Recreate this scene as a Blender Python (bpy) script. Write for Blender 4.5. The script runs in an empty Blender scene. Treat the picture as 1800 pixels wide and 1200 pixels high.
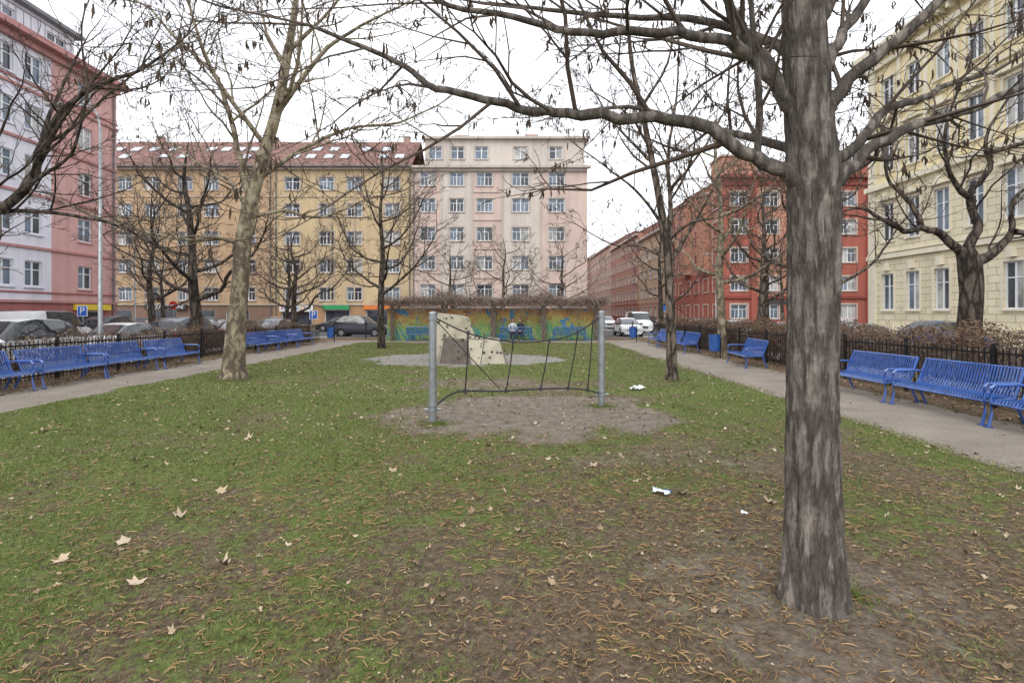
import bpy, math, random
import numpy as np
from mathutils import Vector, noise, Matrix
rad=math.radians
sc=bpy.context.scene
COL=sc.collection
# ------------------------------------------------------------ materials
def newmat(name):
    m=bpy.data.materials.new(name); m.use_nodes=True
    nt=m.node_tree; b=nt.nodes['Principled BSDF']
    return m,nt,b
def coords(nt,kind='Object',scale=None):
    tc=nt.nodes.new('ShaderNodeTexCoord'); o=tc.outputs[kind]
    if scale:
        mp=nt.nodes.new('ShaderNodeMapping'); mp.inputs['Scale'].default_value=scale
        nt.links.new(o,mp.inputs['Vector']); o=mp.outputs['Vector']
    return o
def nz(nt,vec,scale,detail=5,rough=.55,dist=0):
    n=nt.nodes.new('ShaderNodeTexNoise'); n.inputs['Scale'].default_value=scale
    n.inputs['Detail'].default_value=detail; n.inputs['Roughness'].default_value=rough
    n.inputs['Distortion'].default_value=dist
    nt.links.new(vec,n.inputs['Vector']); return n.outputs['Fac']
def ramp(nt,fac,stops,interp='LINEAR'):
    r=nt.nodes.new('ShaderNodeValToRGB'); cr=r.color_ramp; cr.interpolation=interp
    while len(cr.elements)<len(stops): cr.elements.new(.5)
    for e,(p,c) in zip(cr.elements,stops):
        e.position=p
        if not isinstance(c,(tuple,list)): c=(c,c,c)
        e.color=(c[0],c[1],c[2],1)
    nt.links.new(fac,r.inputs['Fac']); return r.outputs['Color']
def mix(nt,fac,a,b,mode='MIX'):
    m=nt.nodes.new('ShaderNodeMix'); m.data_type='RGBA'; m.blend_type=mode
    for s,v in ((m.inputs[0],fac),(m.inputs[6],a),(m.inputs[7],b)):
        if hasattr(v,'links'): nt.links.new(v,s)
        elif isinstance(v,(tuple,list)): s.default_value=(v[0],v[1],v[2],1)
        else: s.default_value=v
    return m.outputs[2]
def mth(nt,op,a,b=None):
    m=nt.nodes.new('ShaderNodeMath'); m.operation=op
    for s,v in ((m.inputs[0],a),(m.inputs[1],b)):
        if v is None: continue
        if hasattr(v,'links'): nt.links.new(v,s)
        else: s.default_value=v
    return m.outputs[0]
def attr(nt,name):
    a=nt.nodes.new('ShaderNodeAttribute'); a.attribute_name=name; return a.outputs['Fac']
def bump(nt,b,h,strength=.5,dist=.02):
    n=nt.nodes.new('ShaderNodeBump'); n.inputs['Strength'].default_value=strength
    n.inputs['Distance'].default_value=dist
    nt.links.new(h,n.inputs['Height']); nt.links.new(n.outputs['Normal'],b.inputs['Normal'])
def simple(name,c,rough=.7,metal=0,var=.25,scale=3,bmp=0,spec=None):
    m,nt,b=newmat(name)
    o=coords(nt); f=nz(nt,o,scale,6,.6)
    d=tuple(x*(1-var) for x in c); l=tuple(min(1,x*(1+var)) for x in c)
    nt.links.new(ramp(nt,f,[(.3,d),(.7,l)]),b.inputs['Base Color'])
    b.inputs['Roughness'].default_value=rough; b.inputs['Metallic'].default_value=metal
    if spec is not None: b.inputs['Specular IOR Level'].default_value=spec
    if bmp: bump(nt,b,nz(nt,o,scale*8,4),bmp,.02)
    return m
def plaster(name,c,var=.12):
    m,nt,b=newmat(name); o=coords(nt)
    f=nz(nt,o,.35,7,.65); streak=nz(nt,coords(nt,'Object',(1.6,1.6,.12)),1.0,6,.6)
    base=ramp(nt,f,[(.3,tuple(x*(1-var) for x in c)),(.7,tuple(min(1,x*(1+var*.6)) for x in c))])
    k=ramp(nt,streak,[(.3,.76),(.55,1)])
    nt.links.new(mix(nt,.7,base,k,'MULTIPLY'),b.inputs['Base Color'])
    b.inputs['Roughness'].default_value=.9
    bump(nt,b,nz(nt,o,14,4),.15,.02)
    return m
# ------------------------------------------------------------ mesh builder
class MB:
    def __init__(s,T=None): s.v=[];s.f=[];s.m=[];s.T=T
    def add(s,p):
        if s.T is not None: p=s.T@Vector(p)
        s.v.append((p[0],p[1],p[2])); return len(s.v)-1
    def face(s,pts,m=0):
        i=[s.add(p) for p in pts]; s.f.append(i); s.m.append(m)
    def box(s,lo,hi,m=0):
        x0,y0,z0=lo;x1,y1,z1=hi
        i=[s.add(p) for p in ((x0,y0,z0),(x1,y0,z0),(x1,y1,z0),(x0,y1,z0),(x0,y0,z1),(x1,y0,z1),(x1,y1,z1),(x0,y1,z1))]
        for q in ((0,3,2,1),(4,5,6,7),(0,1,5,4),(1,2,6,5),(2,3,7,6),(3,0,4,7)):
            s.f.append([i[k] for k in q]); s.m.append(m)
    def tube(s,pts,rs,n=6,m=0,cap=True):
        N=len(pts)
        P=[Vector(p) for p in pts]
        D=(P[-1]-P[0])
        if D.length<1e-6: D=P[1]-P[0]
        D.normalize()
        ref=Vector((0,0,1)) if abs(D.z)<.75 else Vector((0,1,0)) if abs(D.y)<.6 else Vector((1,0,0))
        base=len(s.v)
        cs=[(math.cos(2*math.pi*k/n),math.sin(2*math.pi*k/n)) for k in range(n)]
        for i in range(N):
            t=P[min(i+1,N-1)]-P[max(i-1,0)]
            u=t.cross(ref)
            if u.length<1e-6: u=t.cross(Vector((1,0.3,0)))
            u.normalize(); w=t.cross(u); w.normalize()
            r=rs[i] if hasattr(rs,'__len__') else rs
            for c,q in cs:
                p=P[i]+u*(c*r)+w*(q*r)
                if s.T is not None: p=s.T@p
                s.v.append((p.x,p.y,p.z))
        for i in range(N-1):
            a=base+i*n;b=a+n
            for k in range(n):
                k2=(k+1)%n
                s.f.append((a+k,a+k2,b+k2,b+k)); s.m.append(m)
        if cap and n>3:
            s.f.append(list(range(base,base+n))); s.m.append(m)
            s.f.append(list(range(base+(N-1)*n,base+N*n))); s.m.append(m)
    def obj(s,name,mats,parent=None,smooth=False):
        me=bpy.data.meshes.new(name); me.from_pydata(s.v,[],s.f)
        for x in mats: me.materials.append(x)
        me.polygons.foreach_set('material_index',s.m)
        if smooth: me.polygons.foreach_set('use_smooth',[True]*len(s.f))
        me.update()
        o=bpy.data.objects.new(name,me); COL.objects.link(o)
        if parent: o.parent=parent
        return o
def empty(name,loc=(0,0,0),rz=0):
    e=bpy.data.objects.new(name,None); e.location=loc; e.rotation_euler=(0,0,rz); e.empty_display_size=.3
    COL.objects.link(e); return e
def mesh_np(name,V,F,mats,attrs=None,smooth=False,parent=None):
    k=F.shape[1]; me=bpy.data.meshes.new(name)
    me.vertices.add(len(V)); me.vertices.foreach_set('co',V.astype(np.float32).ravel())
    me.loops.add(F.size); me.loops.foreach_set('vertex_index',F.astype(np.int32).ravel())
    me.polygons.add(len(F)); me.polygons.foreach_set('loop_start',np.arange(0,F.size,k,dtype=np.int32))
    for x in mats: me.materials.append(x)
    me.update(calc_edges=True)
    if smooth: me.polygons.foreach_set('use_smooth',[True]*len(F))
    if attrs:
        for a,d in attrs.items():
            t=me.attributes.new(a,'FLOAT','POINT'); t.data.foreach_set('value',d.astype(np.float32))
    o=bpy.data.objects.new(name,me); COL.objects.link(o)
    if parent: o.parent=parent
    return o
rs=np.random.RandomState(11)
# ------------------------------------------------------------ palette
M_black=simple('black_metal',(.018,.018,.02),.5,.3)
M_steel=simple('galvanised_steel',(.33,.35,.36),.5,.7,.25,6)
M_rope=simple('rope',(.03,.03,.035),.9,0,.3,40)
M_blue=simple('blue_paint',(.028,.10,.36),.3,0,.3,7); M_blue.node_tree.nodes['Principled BSDF'].inputs['Coat Weight'].default_value=.7
M_white=simple('white_paint',(.72,.74,.76),.5,0,.06,2)
M_rubber=simple('rubber',(.02,.02,.02),.8)
M_conc=simple('concrete',(.3,.29,.27),.9,0,.25,4,.3)
M_soilrim=simple('soil',(.1,.08,.06),.95,0,.3,10,.5)
def glass(name,c,rough=.08):
    m,nt,b=newmat(name); o=coords(nt)
    nt.links.new(ramp(nt,nz(nt,o,.7,3),[(.35,tuple(x*.5 for x in c)),(.65,tuple(x*1.5 for x in c))]),b.inputs['Base Color'])
    b.inputs['Roughness'].default_value=rough; b.inputs['Specular IOR Level'].default_value=.8
    return m
G1=glass('window_glass_dark',(.04,.05,.065)); G2=glass('window_glass_painted_sky',(.12,.16,.21)); G3=glass('window_glass_curtain',(.38,.38,.36),.3)  # G2: bluish sky reflection painted into the pane colour
# ------------------------------------------------------------ park ground
GX0,GX1,GY0,GY1,GS=-13.4,10.0,-5.0,38.6,.15
nx=int(round((GX1-GX0)/GS))+1; ny=int(round((GY1-GY0)/GS))+1
gx=np.linspace(GX0,GX1,nx); gy=np.linspace(GY0,GY1,ny)
XX,YY=np.meshgrid(gx,gy)
def fnoise(sc_,off,octs=3):
    out=np.empty(XX.shape)
    for j in range(ny):
        yy=gy[j]
        for i in range(nx):
            p=Vector((gx[i]*sc_+off,yy*sc_-off,off)); v=noise.noise(p)
            if octs>1: v+=.5*noise.noise(p*2.1)
            if octs>2: v+=.3*noise.noise(p*4.7)
            out[j,i]=v
    return out
N1=fnoise(.35,3.1); N2=fnoise(1.3,17.7,3)
def sstep(a,b,x):
    t=np.clip((x-a)/(b-a),0,1); return t*t*(3-2*t)
mud=1-sstep(.7,1.2,np.sqrt(((XX-.35)/2.55)**2+((YY-9.3)/2.1)**2)+N2*.3+N1*.15)
mud=np.maximum(mud,.42*(1-sstep(.3,1.4,np.sqrt(((XX-2.0)/1.9)**2+((YY-6.6)/1.2)**2)+N2*.5)))
mud=np.maximum(mud,.5*(1-sstep(.4,1.4,np.sqrt(((XX-1.8)/1.1)**2+((YY-3.3)/1.1)**2)+N2*.4)))
mud=np.maximum(mud,.55*(1-sstep(.6,1.2,np.sqrt(((XX+.6)/2.4)**2+((YY-13.2)/1.4)**2)+N2*.6)))
grav=1-sstep(.85,1.08,np.sqrt(((XX+1.8)/3.9)**2+((YY-20.3)/3.0)**2)+N2*.2)
e=N2*.2
pl=sstep(-11.35,-11.1,XX+e)*(1-sstep(-9.15,-8.75,XX+e))
pr=sstep(5.3,5.75,XX+e)*(1-sstep(7.75,8.0,XX+e))
pb=sstep(31.3,31.7,YY+e)*(1-sstep(34.5,34.6,YY))*((XX>-11.5)&(XX<8))
path=np.clip(np.maximum(np.maximum(pl,pr)*(YY<34),pb),0,1)
litter=np.maximum(1-sstep(-11.4,-11.1,XX+e),sstep(7.8,8.1,XX+e))
litter=np.maximum(litter,sstep(34.4,34.8,YY))
br=np.exp(-(((XX-1.9)/3.4)**2+((YY-3.0)/3.3)**2))
green=np.clip(.73-.58*br+.42*N1+.34*N2-.05*(YY<6),0.03,1)
green=green*(1-mud)*(1-grav)*(1-path)*(1-litter*.85)
HH=.025*N1+.016*N2-.03*path-.03*mud*(YY>6)+.02
V=np.stack([XX.ravel(),YY.ravel(),HH.ravel()],1)
idx=np.arange(nx*ny).reshape(ny,nx)
F=np.stack([idx[:-1,:-1].ravel(),idx[:-1,1:].ravel(),idx[1:,1:].ravel(),idx[1:,:-1].ravel()],1)
def samp(A,x,y):
    i=np.clip(((np.asarray(x)-GX0)/GS).astype(int),0,nx-1); j=np.clip(((np.asarray(y)-GY0)/GS).astype(int),0,ny-1)
    return A[j,i]
m,nt,b=newmat('park_ground'); o=coords(nt)
n_f=nz(nt,o,26,6,.7); n_m=nz(nt,o,5,6,.65); n_c=nz(nt,o,1.2,5,.6); n_g=nz(nt,o,70,4,.7)
grass=ramp(nt,n_f,[(.3,(.05,.065,.016)),(.5,(.12,.155,.04)),(.72,(.21,.22,.085))])
soil=ramp(nt,n_f,[(.3,(.05,.038,.028)),(.5,(.14,.103,.07)),(.72,(.27,.2,.135))])
g=mth(nt,'ADD',attr(nt,'green'),mth(nt,'MULTIPLY',mth(nt,'SUBTRACT',n_m,.5),1.9))
g=mth(nt,'ADD',g,mth(nt,'MULTIPLY',mth(nt,'SUBTRACT',n_f,.5),1.5))
gm=ramp(nt,g,[(.34,0),(.6,1)])
c=mix(nt,gm,soil,grass)
mudc=ramp(nt,n_m,[(.3,(.17,.14,.115)),(.55,(.26,.22,.18)),(.75,(.33,.285,.24))])
mudc=mix(nt,.6,mudc,ramp(nt,n_f,[(.35,.45),(.6,1)]),'MULTIPLY')
mf=ramp(nt,mth(nt,'ADD',attr(nt,'mud'),mth(nt,'MULTIPLY',mth(nt,'SUBTRACT',n_m,.5),1.1)),[(.35,0),(.7,1)])
c=mix(nt,mf,c,mudc)
lit=ramp(nt,n_f,[(.3,(.07,.05,.035)),(.5,(.15,.105,.065)),(.7,(.27,.2,.13))])
c=mix(nt,mth(nt,'MULTIPLY',attr(nt,'litter'),.85),c,lit)
pc=ramp(nt,n_c,[(.3,(.26,.225,.185)),(.7,(.36,.315,.265))])
pc=mix(nt,.85,pc,ramp(nt,n_f,[(.3,.55),(.55,1)]),'MULTIPLY')
pf=ramp(nt,mth(nt,'ADD',attr(nt,'path'),mth(nt,'MULTIPLY',mth(nt,'SUBTRACT',n_m,.5),.9)),[(.35,0),(.65,1)])
c=mix(nt,pf,c,pc)
gc=ramp(nt,n_g,[(.3,(.17,.16,.145)),(.5,(.3,.285,.26)),(.7,(.43,.41,.38))])
gc=mix(nt,.5,gc,ramp(nt,n_m,[(.3,.6),(.6,1)]),'MULTIPLY')
gf=ramp(nt,mth(nt,'ADD',attr(nt,'gravel'),mth(nt,'MULTIPLY',mth(nt,'SUBTRACT',n_m,.5),1.0)),[(.35,0),(.65,1)])
c=mix(nt,gf,c,gc)
nt.links.new(c,b.inputs['Base Color']); b.inputs['Roughness'].default_value=.95; b.inputs['Specular IOR Level'].default_value=.2
bump(nt,b,mth(nt,'ADD',n_f,mth(nt,'MULTIPLY',n_m,1.5)),.9,.04)
mesh_np('lawn_ground',V,F,[m],{'mud':mud.ravel(),'gravel':grav.ravel(),'path':path.ravel(),'green':green.ravel(),'litter':litter.ravel()},True)
# ------------------------------------------------------------ streets
M_asph=simple('asphalt',(.075,.075,.078),.9,0,.3,1.2,.3)
M_pave=simple('pavement_stone',(.24,.23,.215),.9,0,.2,2.5,.3)
M_kerb=simple('kerb_granite',(.32,.31,.3),.8,0,.25,8)
M_far=simple('ground_far',(.12,.115,.1),.95,0,.3,.05)
M_line=simple('road_marking',(.6,.6,.58),.8,0,.15,5)
mb=MB(); mb.face([(-900,-300,-.16),(900,-300,-.16),(900,1500,-.16),(-900,1500,-.16)]); mb.obj('ground',[M_far])
mb=MB(); 
mb.face([(-27,-60,-.125),(-14.9,-60,-.125),(-14.9,40.5,-.125),(-27,40.5,-.125)])
mb.face([(11.9,-60,-.125),(22.5,-60,-.125),(22.5,40.5,-.125),(11.9,40.5,-.125)])
mb.face([(-90,40.5,-.125),(90,40.5,-.125),(90,56,-.125),(-90,56,-.125)])
mb.face([(10.5,56,-.125),(21,56,-.125),(21,230,-.125),(10.5,230,-.125)])
mb.obj('road',[M_asph])
def slab(name,x0,x1,y0,y1,z=.0):
    mb=MB(); k=.15
    mb.box((x0+k,y0+k,-.15),(x1-k,y1-k,z),0)
    mb.box((x0,y0,-.15),(x0+k,y1,z+.004),1); mb.box((x1-k,y0,-.15),(x1,y1,z+.004),1)
    mb.box((x0+k,y0,-.15),(x1-k,y0+k,z+.002),1); mb.box((x0+k,y1-k,-.15),(x1-k,y1,z+.002),1)
    mb.obj(name,[M_pave,M_kerb])
slab('pavement',-14.9,-13.38,-60,40.5); slab('pavement',9.98,11.9,-60,40.5); slab('pavement',-13.38,9.98,38.55,40.5)
slab('pavement',-30,-27,-60,41.5); slab('pavement',22.5,26,-60,39.5)
slab('pavement',-90,10.5,56,60); slab('pavement',21,90,56,60); slab('pavement',8.2,10.5,60,230); slab('pavement',21,23.4,60,230)
mb=MB()
for i in range(14):
    mb.face([(-21.1,2+i*3,-.12),(-20.98,2+i*3,-.12),(-20.98,3.5+i*3,-.12),(-21.1,3.5+i*3,-.12)])
for i in range(9):
    x=10.9+i*1.15
    mb.face([(x,53,-.12),(x+.5,53,-.12),(x+.5,56,-.12),(x,56,-.12)])
mb.obj('road_markings',[M_line])
# ------------------------------------------------------------ buildings
def frameT(org,u,n):
    M=Matrix.Identity(4)
    for r in range(3):
        M[r][0]=u[r];M[r][1]=n[r];M[r][3]=org[r]
    M[2][2]=1
    return M
def facade(W,G,Fm,U0,U1,Z0,Z1,ops,matfn=lambda u,z:0,cu=(),cz=(),sur=None,rng=random,w=0.0,gl=(0,1,1,0,2),bars=True,sill=True):
    us=sorted(set([U0,U1,*cu]+[o_[0] for o_ in ops]+[o_[2] for o_ in ops]))
    zs=sorted(set([Z0,Z1,*cz]+[o_[1] for o_ in ops]+[o_[3] for o_ in ops]))
    for i in range(len(us)-1):
        for j in range(len(zs)-1):
            a,bb,c_,d=us[i],us[i+1],zs[j],zs[j+1]
            if bb-a<1e-4 or d-c_<1e-4: continue
            mu,mz=(a+bb)/2,(c_+d)/2
            if any(q[0]<mu<q[2] and q[1]<mz<q[3] for q in ops): continue
            W.face([(a,w,c_),(bb,w,c_),(bb,w,d),(a,w,d)],matfn(mu,mz))
    dp=.2
    for q in ops:
        a,c_,bb,d=q[:4]; mi=matfn(a-.01,(c_+d)/2)
        for pq in (((a,w,c_),(a,w,d),(a,w-dp,d),(a,w-dp,c_)),((bb,w,c_),(bb,w,d),(bb,w-dp,d),(bb,w-dp,c_)),
                   ((a,w,d),(bb,w,d),(bb,w-dp,d),(a,w-dp,d)),((a,w,c_),(bb,w,c_),(bb,w-dp,c_),(a,w-dp,c_))):
            W.face(pq,mi)
        shop=len(q)>4
        mx=(a+bb)/2
        if shop or not bars:
            G.face([(a,w-dp+.02,c_),(bb,w-dp+.02,c_),(bb,w-dp+.02,d),(a,w-dp+.02,d)],0)
        else:
            G.face([(a,w-dp+.02,c_),(mx,w-dp+.02,c_),(mx,w-dp+.02,d),(a,w-dp+.02,d)],rng.choice(gl))
            G.face([(mx,w-dp+.02,c_),(bb,w-dp+.02,c_),(bb,w-dp+.02,d),(mx,w-dp+.02,d)],rng.choice(gl))
        f=.08; y0,y1=w-dp+.03,w-dp+.09
        Fm.box((a,y0,c_),(a+f,y1,d)); Fm.box((bb-f,y0,c_),(bb,y1,d))
        Fm.box((a+f,y0,c_),(bb-f,y1,c_+f)); Fm.box((a+f,y0,d-f),(bb-f,y1,d))
        if not shop:
            Fm.box((mx-.06,y0,c_+f),(mx+.06,y1-.01,d-f))
            if bb-a>1.5:
                zt=c_+(d-c_)*.66
                for t in (.27,.73):
                    xx=a+(bb-a)*t; Fm.box((xx-.03,y0,c_+f),(xx+.03,y1-.015,zt-.03))
            zt=c_+(d-c_)*.66
            Fm.box((a+f,y0,zt-.03),(mx-.06,y1-.02,zt+.03)); Fm.box((mx+.06,y0,zt-.03),(bb-f,y1-.02,zt+.03))
            if sill: W.box((a-.1,w-.02,c_-.1),(bb+.1,w+.1,c_-.003),sur if sur is not None else mi)
            if sur is not None:
                W.box((a-.16,w-.02,c_),(a-.004,w+.04,d+.16),sur); W.box((bb+.004,w-.02,c_),(bb+.16,w+.04,d+.16),sur)
                W.box((a-.003,w-.02,d+.004),(bb+.003,w+.045,d+.16),sur)
def shell(W,U0,U1,Z0,Z1,D,m=0,roof=None):
    W.face([(U0,0,Z0),(U0,-D,Z0),(U0,-D,Z1),(U0,0,Z1)],m); W.face([(U1,0,Z0),(U1,-D,Z0),(U1,-D,Z1),(U1,0,Z1)],m)
    W.face([(U0,-D,Z0),(U1,-D,Z0),(U1,-D,Z1),(U0,-D,Z1)],m)
    W.face([(U0,0,Z1),(U1,0,Z1),(U1,-D,Z1),(U0,-D,Z1)],m if roof is None else roof)
def tilemat(name,c):
    m,nt,b=newmat(name); o=coords(nt)
    br=nt.nodes.new('ShaderNodeTexBrick'); br.inputs['Scale'].default_value=1
    sx=nt.nodes.new('ShaderNodeSeparateXYZ'); cx=nt.nodes.new('ShaderNodeCombineXYZ')
    nt.links.new(o,sx.inputs[0]); nt.links.new(sx.outputs[0],cx.inputs[0]); nt.links.new(sx.outputs[2],cx.inputs[1]); nt.links.new(cx.outputs[0],br.inputs['Vector'])
    br.inputs['Brick Width'].default_value=.5; br.inputs['Row Height'].default_value=.28; br.inputs['Mortar Size'].default_value=.03
    br.inputs['Color1'].default_value=(c[0],c[1],c[2],1); br.inputs['Color2'].default_value=(c[0]*.6,c[1]*.6,c[2]*.6,1); br.inputs['Mortar'].default_value=(c[0]*.3,c[1]*.3,c[2]*.3,1)
    n=ramp(nt,nz(nt,o,1.5,6,.7),[(.3,.55),(.7,1.2)])
    nt.links.new(mix(nt,1,br.outputs['Color'],n,'MULTIPLY'),b.inputs['Base Color']); b.inputs['Roughness'].default_value=.85
    bump(nt,b,br.outputs['Fac'],-.4,.03)
    return m
M_tile=tilemat('roof_tiles',(.31,.16,.13)); M_slate=simple('roof_metal',(.18,.18,.19),.6,.2)
M_shopdk=simple('shopfront_panel',(.05,.045,.045),.6)
M_skyl=simple('skylight_glass',(.55,.6,.66),.15,0,.3,1.3)
def text(s,loc,rot,size,m,parent,name='lettering'):
    cu=bpy.data.curves.new(name,'FONT'); cu.body=s; cu.size=size; cu.extrude=.01; cu.align_x='CENTER'; cu.align_y='CENTER'
    cu.materials.append(m); ob=bpy.data.objects.new(name,cu); ob.location=loc; ob.rotation_euler=rot; COL.objects.link(ob); ob.parent=parent; return ob
def finish(name,W,wm,G,Fm,extra=()):
    e=empty(name); W.obj('walls',wm,e); G.obj('window_panes',[G1,G2,G3],e); Fm.obj('window_frames',[M_white],e)
    return e
rb=random.Random(5)
# --- pink apartment building (front, Y=60)
T=frameT((-11.05,60,0),(1,0,0),(0,-1,0)); W,G,Fm=MB(T),MB(T),MB(T)
P1=plaster('plaster_pink',(.62,.48,.42)); P2=plaster('plaster_pink_dark',(.44,.30,.25)); P3=plaster('plaster_cream',(.62,.55,.49)); P4=plaster('stone_trim',(.54,.47,.41))
wd=19.4
ops=[]
for z in (4.15,7.3,10.5,13.7,16.6):
    for u,ww in ((1.7,1.7),(4.9,1.6),(8.0,1.8),(12.0,1.9),(16.0,1.8)): ops.append((u-ww/2,z-.75,u+ww/2,z+.75))
for u in (1.8,5.5,13.5,16.5): ops.append((u-1.1,.5,u+1.1,2.4,1))
ops.append((9,.02,10.3,2.4,1))
facade(W,G,Fm,0,wd,-.1,17.75,ops,lambda u,z:1 if z<2.9 else (0 if (u<3.2 or 6.6<u<10.0 or u>14.2) else 4),cu=(3.2,6.6,10.0,14.2),cz=(2.9,),rng=rb,sur=3)
shell(W,0,wd,-.1,17.75,12,1,2)
W.box((-.15,-.02,17.75),(wd+.35,.55,18.0),3); W.box((-.0,-.02,17.45),(wd,.25,17.748),3)
W.box((0,-.02,2.85),(wd,.12,3.05),3)
for u in (3.2,6.6,10.0,14.2): W.box((u-.12,-.02,3.06),(u+.12,.07,17.44),3)
for z in (5.6,8.8,12,15.1): W.box((6.75,-.02,z),(9.85,.09,z+.12),3)
aop=[(u-.75,19.1,u+.75,20.5) for u in (2.4,4.9,7.6,12,16)]
facade(W,G,Fm,1.2,wd-.2,18.0,21.3,aop,lambda u,z:4,rng=rb,w=-1.0,sur=3)
W.face([(1.2,-1,18),(1.2,-11,18),(1.2,-11,21.3),(1.2,-1,21.3)],0); W.face([(wd-.2,-1,18),(wd-.2,-11,18),(wd-.2,-11,21.3),(wd-.2,-1,21.3)],0)
W.box((1.0,-11.2,21.3),(wd+.3,-.55,21.55),3)
for u,h in ((4.2,1.4),(8,1),(12.6,1.5),(16.5,.8)): W.box((u,-6,21.55),(u+1.6,-4.5,21.55+h),1)
for u in np.arange(1.4,wd,1.6): W.box((u,-.95,21.55),(u+.05,-.9,22.3),2)
W.box((1.4,-.95,22.3),(wd,-.9,22.35),2)
W.tube([(.15,.12,0),(.15,.12,17.4)],.06,6,2)
for u in (6,10.7):
    W.tube([(u,-3,21.5),(u,-3,24)],.03,4,2); W.tube([(u-.5,-3,23.6),(u+.5,-3,23.7)],.02,4,2)
finish('pink_apartment_building',W,[P1,P2,M_slate,P4,P3],G,Fm)
# --- yellow apartment buildings with red tiled roof
def yellow(name,X0,X1,cols,pal,shops,ww=1.55):
    T=frameT((X0,60.02,0),(1,0,0),(0,-1,0)); W,G,Fm,Rf=MB(T),MB(T),MB(T),MB(T); wd=X1-X0
    ops=[]
    for z in (3.85,6.95,10.05,13.15,16.1):
        for u in cols: ops.append((u-X0-ww/2,z-.72,u-X0+ww/2,z+.72))
    for a,bb in shops: ops.append((a-X0,.35,bb-X0,2.1,1))
    facade(W,G,Fm,0,wd,-.1,18.0,ops,lambda u,z:1 if z<2.75 else 0,cz=(2.75,),rng=rb,sur=3)
    W.face([(0,0,-.1),(0,-12,-.1),(0,-12,18),(0,0,18)],0); W.face([(wd,0,-.1),(wd,-12,-.1),(wd,-12,18),(wd,0,18)],0)
    W.box((0,-.02,2.6),(wd,.14,2.8),3); W.box((0,-.02,17.6),(wd,.35,18.0),3); W.box((0,-.02,14.6),(wd,.08,14.72),3)
    for u in (wd*.5-1.3,wd*.5+1.3): W.box((u-.07,-.02,3.0),(u+.07,.09,14.59),3)
    Rf.face([(-.0,.6,17.9),(wd,.6,17.9),(wd,-6,22.6),(0,-6,22.6)],0); Rf.face([(0,-12,18),(wd,-12,18),(wd,-6,22.6),(0,-6,22.6)],0)
    Rf.box((0,.58,17.86),(wd,.72,18.0),1)
    u=1.2
    while u<wd-1.5:
        for t in (.36,.66):
            if rb.random()<.75:
                y=.6-6.6*t; z=17.9+4.7*t
                Rf.face([(u,y+.5,z-.356+.09),(u+.95,y+.5,z-.356+.09),(u+.95,y-.5,z+.356+.09),(u,y-.5,z+.356+.09)],2)
                for dx in (-.05,.99): Rf.face([(u+dx-.04,y+.55,z-.39+.1),(u+dx+.04,y+.55,z-.39+.1),(u+dx+.04,y-.55,z+.39+.1),(u+dx-.04,y-.55,z+.39+.1)],1)
        u+=rb.uniform(1.5,2.6)
    for u in (wd*.22,wd*.86):
        Rf.box((u,-6.3,22.0),(u+.8,-5.7,23.1),3); Rf.box((u-.06,-6.36,23.1),(u+.86,-5.64,23.2),1)
    for u in (.3,wd-.3): W.tube([(u,.1,0),(u,.1,17.6)],.06,6,2)
    e=finish(name,W,pal,G,Fm); Rf.obj('roof',[M_tile,M_slate,M_skyl,P2],e)
    return e
YA=plaster('plaster_ochre',(.50,.35,.215)); YAd=plaster('plaster_brown',(.25,.16,.115)); YB=plaster('plaster_yellow',(.57,.44,.265)); YBd=plaster('plaster_orange',(.42,.26,.14)); YT=plaster('trim_beige',(.50,.42,.33))
ea=yellow('ochre_apartment_building',-48,-26.52,[-46.5,-43.0,-40.0,-36.3,-33.4,-29.3],[YA,YAd,M_slate,YT],[(-44.2,-42.2),(-40.4,-37.2),(-35.6,-33),(-31.8,-29.2)])
eb=yellow('yellow_apartment_building',-26.5,-11.06,[-24.4,-20.6,-17.5,-13.3],[YB,YBd,M_slate,YT],[(-25.6,-22.2),(-20.8,-18),(-16.2,-13.4)],1.65)
M_sgw=simple('sign_white',(.75,.75,.73),.5,0,.05)
M_red=simple('red_paint',(.5,.03,.03),.5,0,.1); M_green=simple('green_paint',(.03,.3,.1),.5,0,.1); M_sblue=simple('sign_blue',(.02,.12,.55),.4,0,.05); M_yel=simple('yellow_paint',(.75,.55,.05),.5,0,.05); M_org=simple('orange_paint',(.7,.2,.03),.5,0,.1)
mb=MB(); mb.box((-40.6,59.7,2.12),(-36.0,59.86,2.72),0); mb.obj('sign_board',[M_shopdk],ea)
text('PIZZA STADNÍ',(-38.3,59.68,2.4),(rad(90),0,0),.62,M_sgw,ea)
mb=MB(); mb.box((-25.7,59.7,1.9),(-22.0,59.84,2.62),0); mb.box((-21,59.7,2.12),(-18,59.84,2.6),1); mb.box((-16.4,59.7,2.15),(-13.2,59.84,2.6),2); mb.obj('sign_board',[M_sgw,M_green,M_org],eb)
pal=[M_red,M_sblue,M_green,M_org]
for i,ch in enumerate('PAPÍRNICTVÍ'): text(ch,(-25.4+i*.31,59.68,2.26),(rad(90),0,0),.52,pal[i%4],eb)
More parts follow.
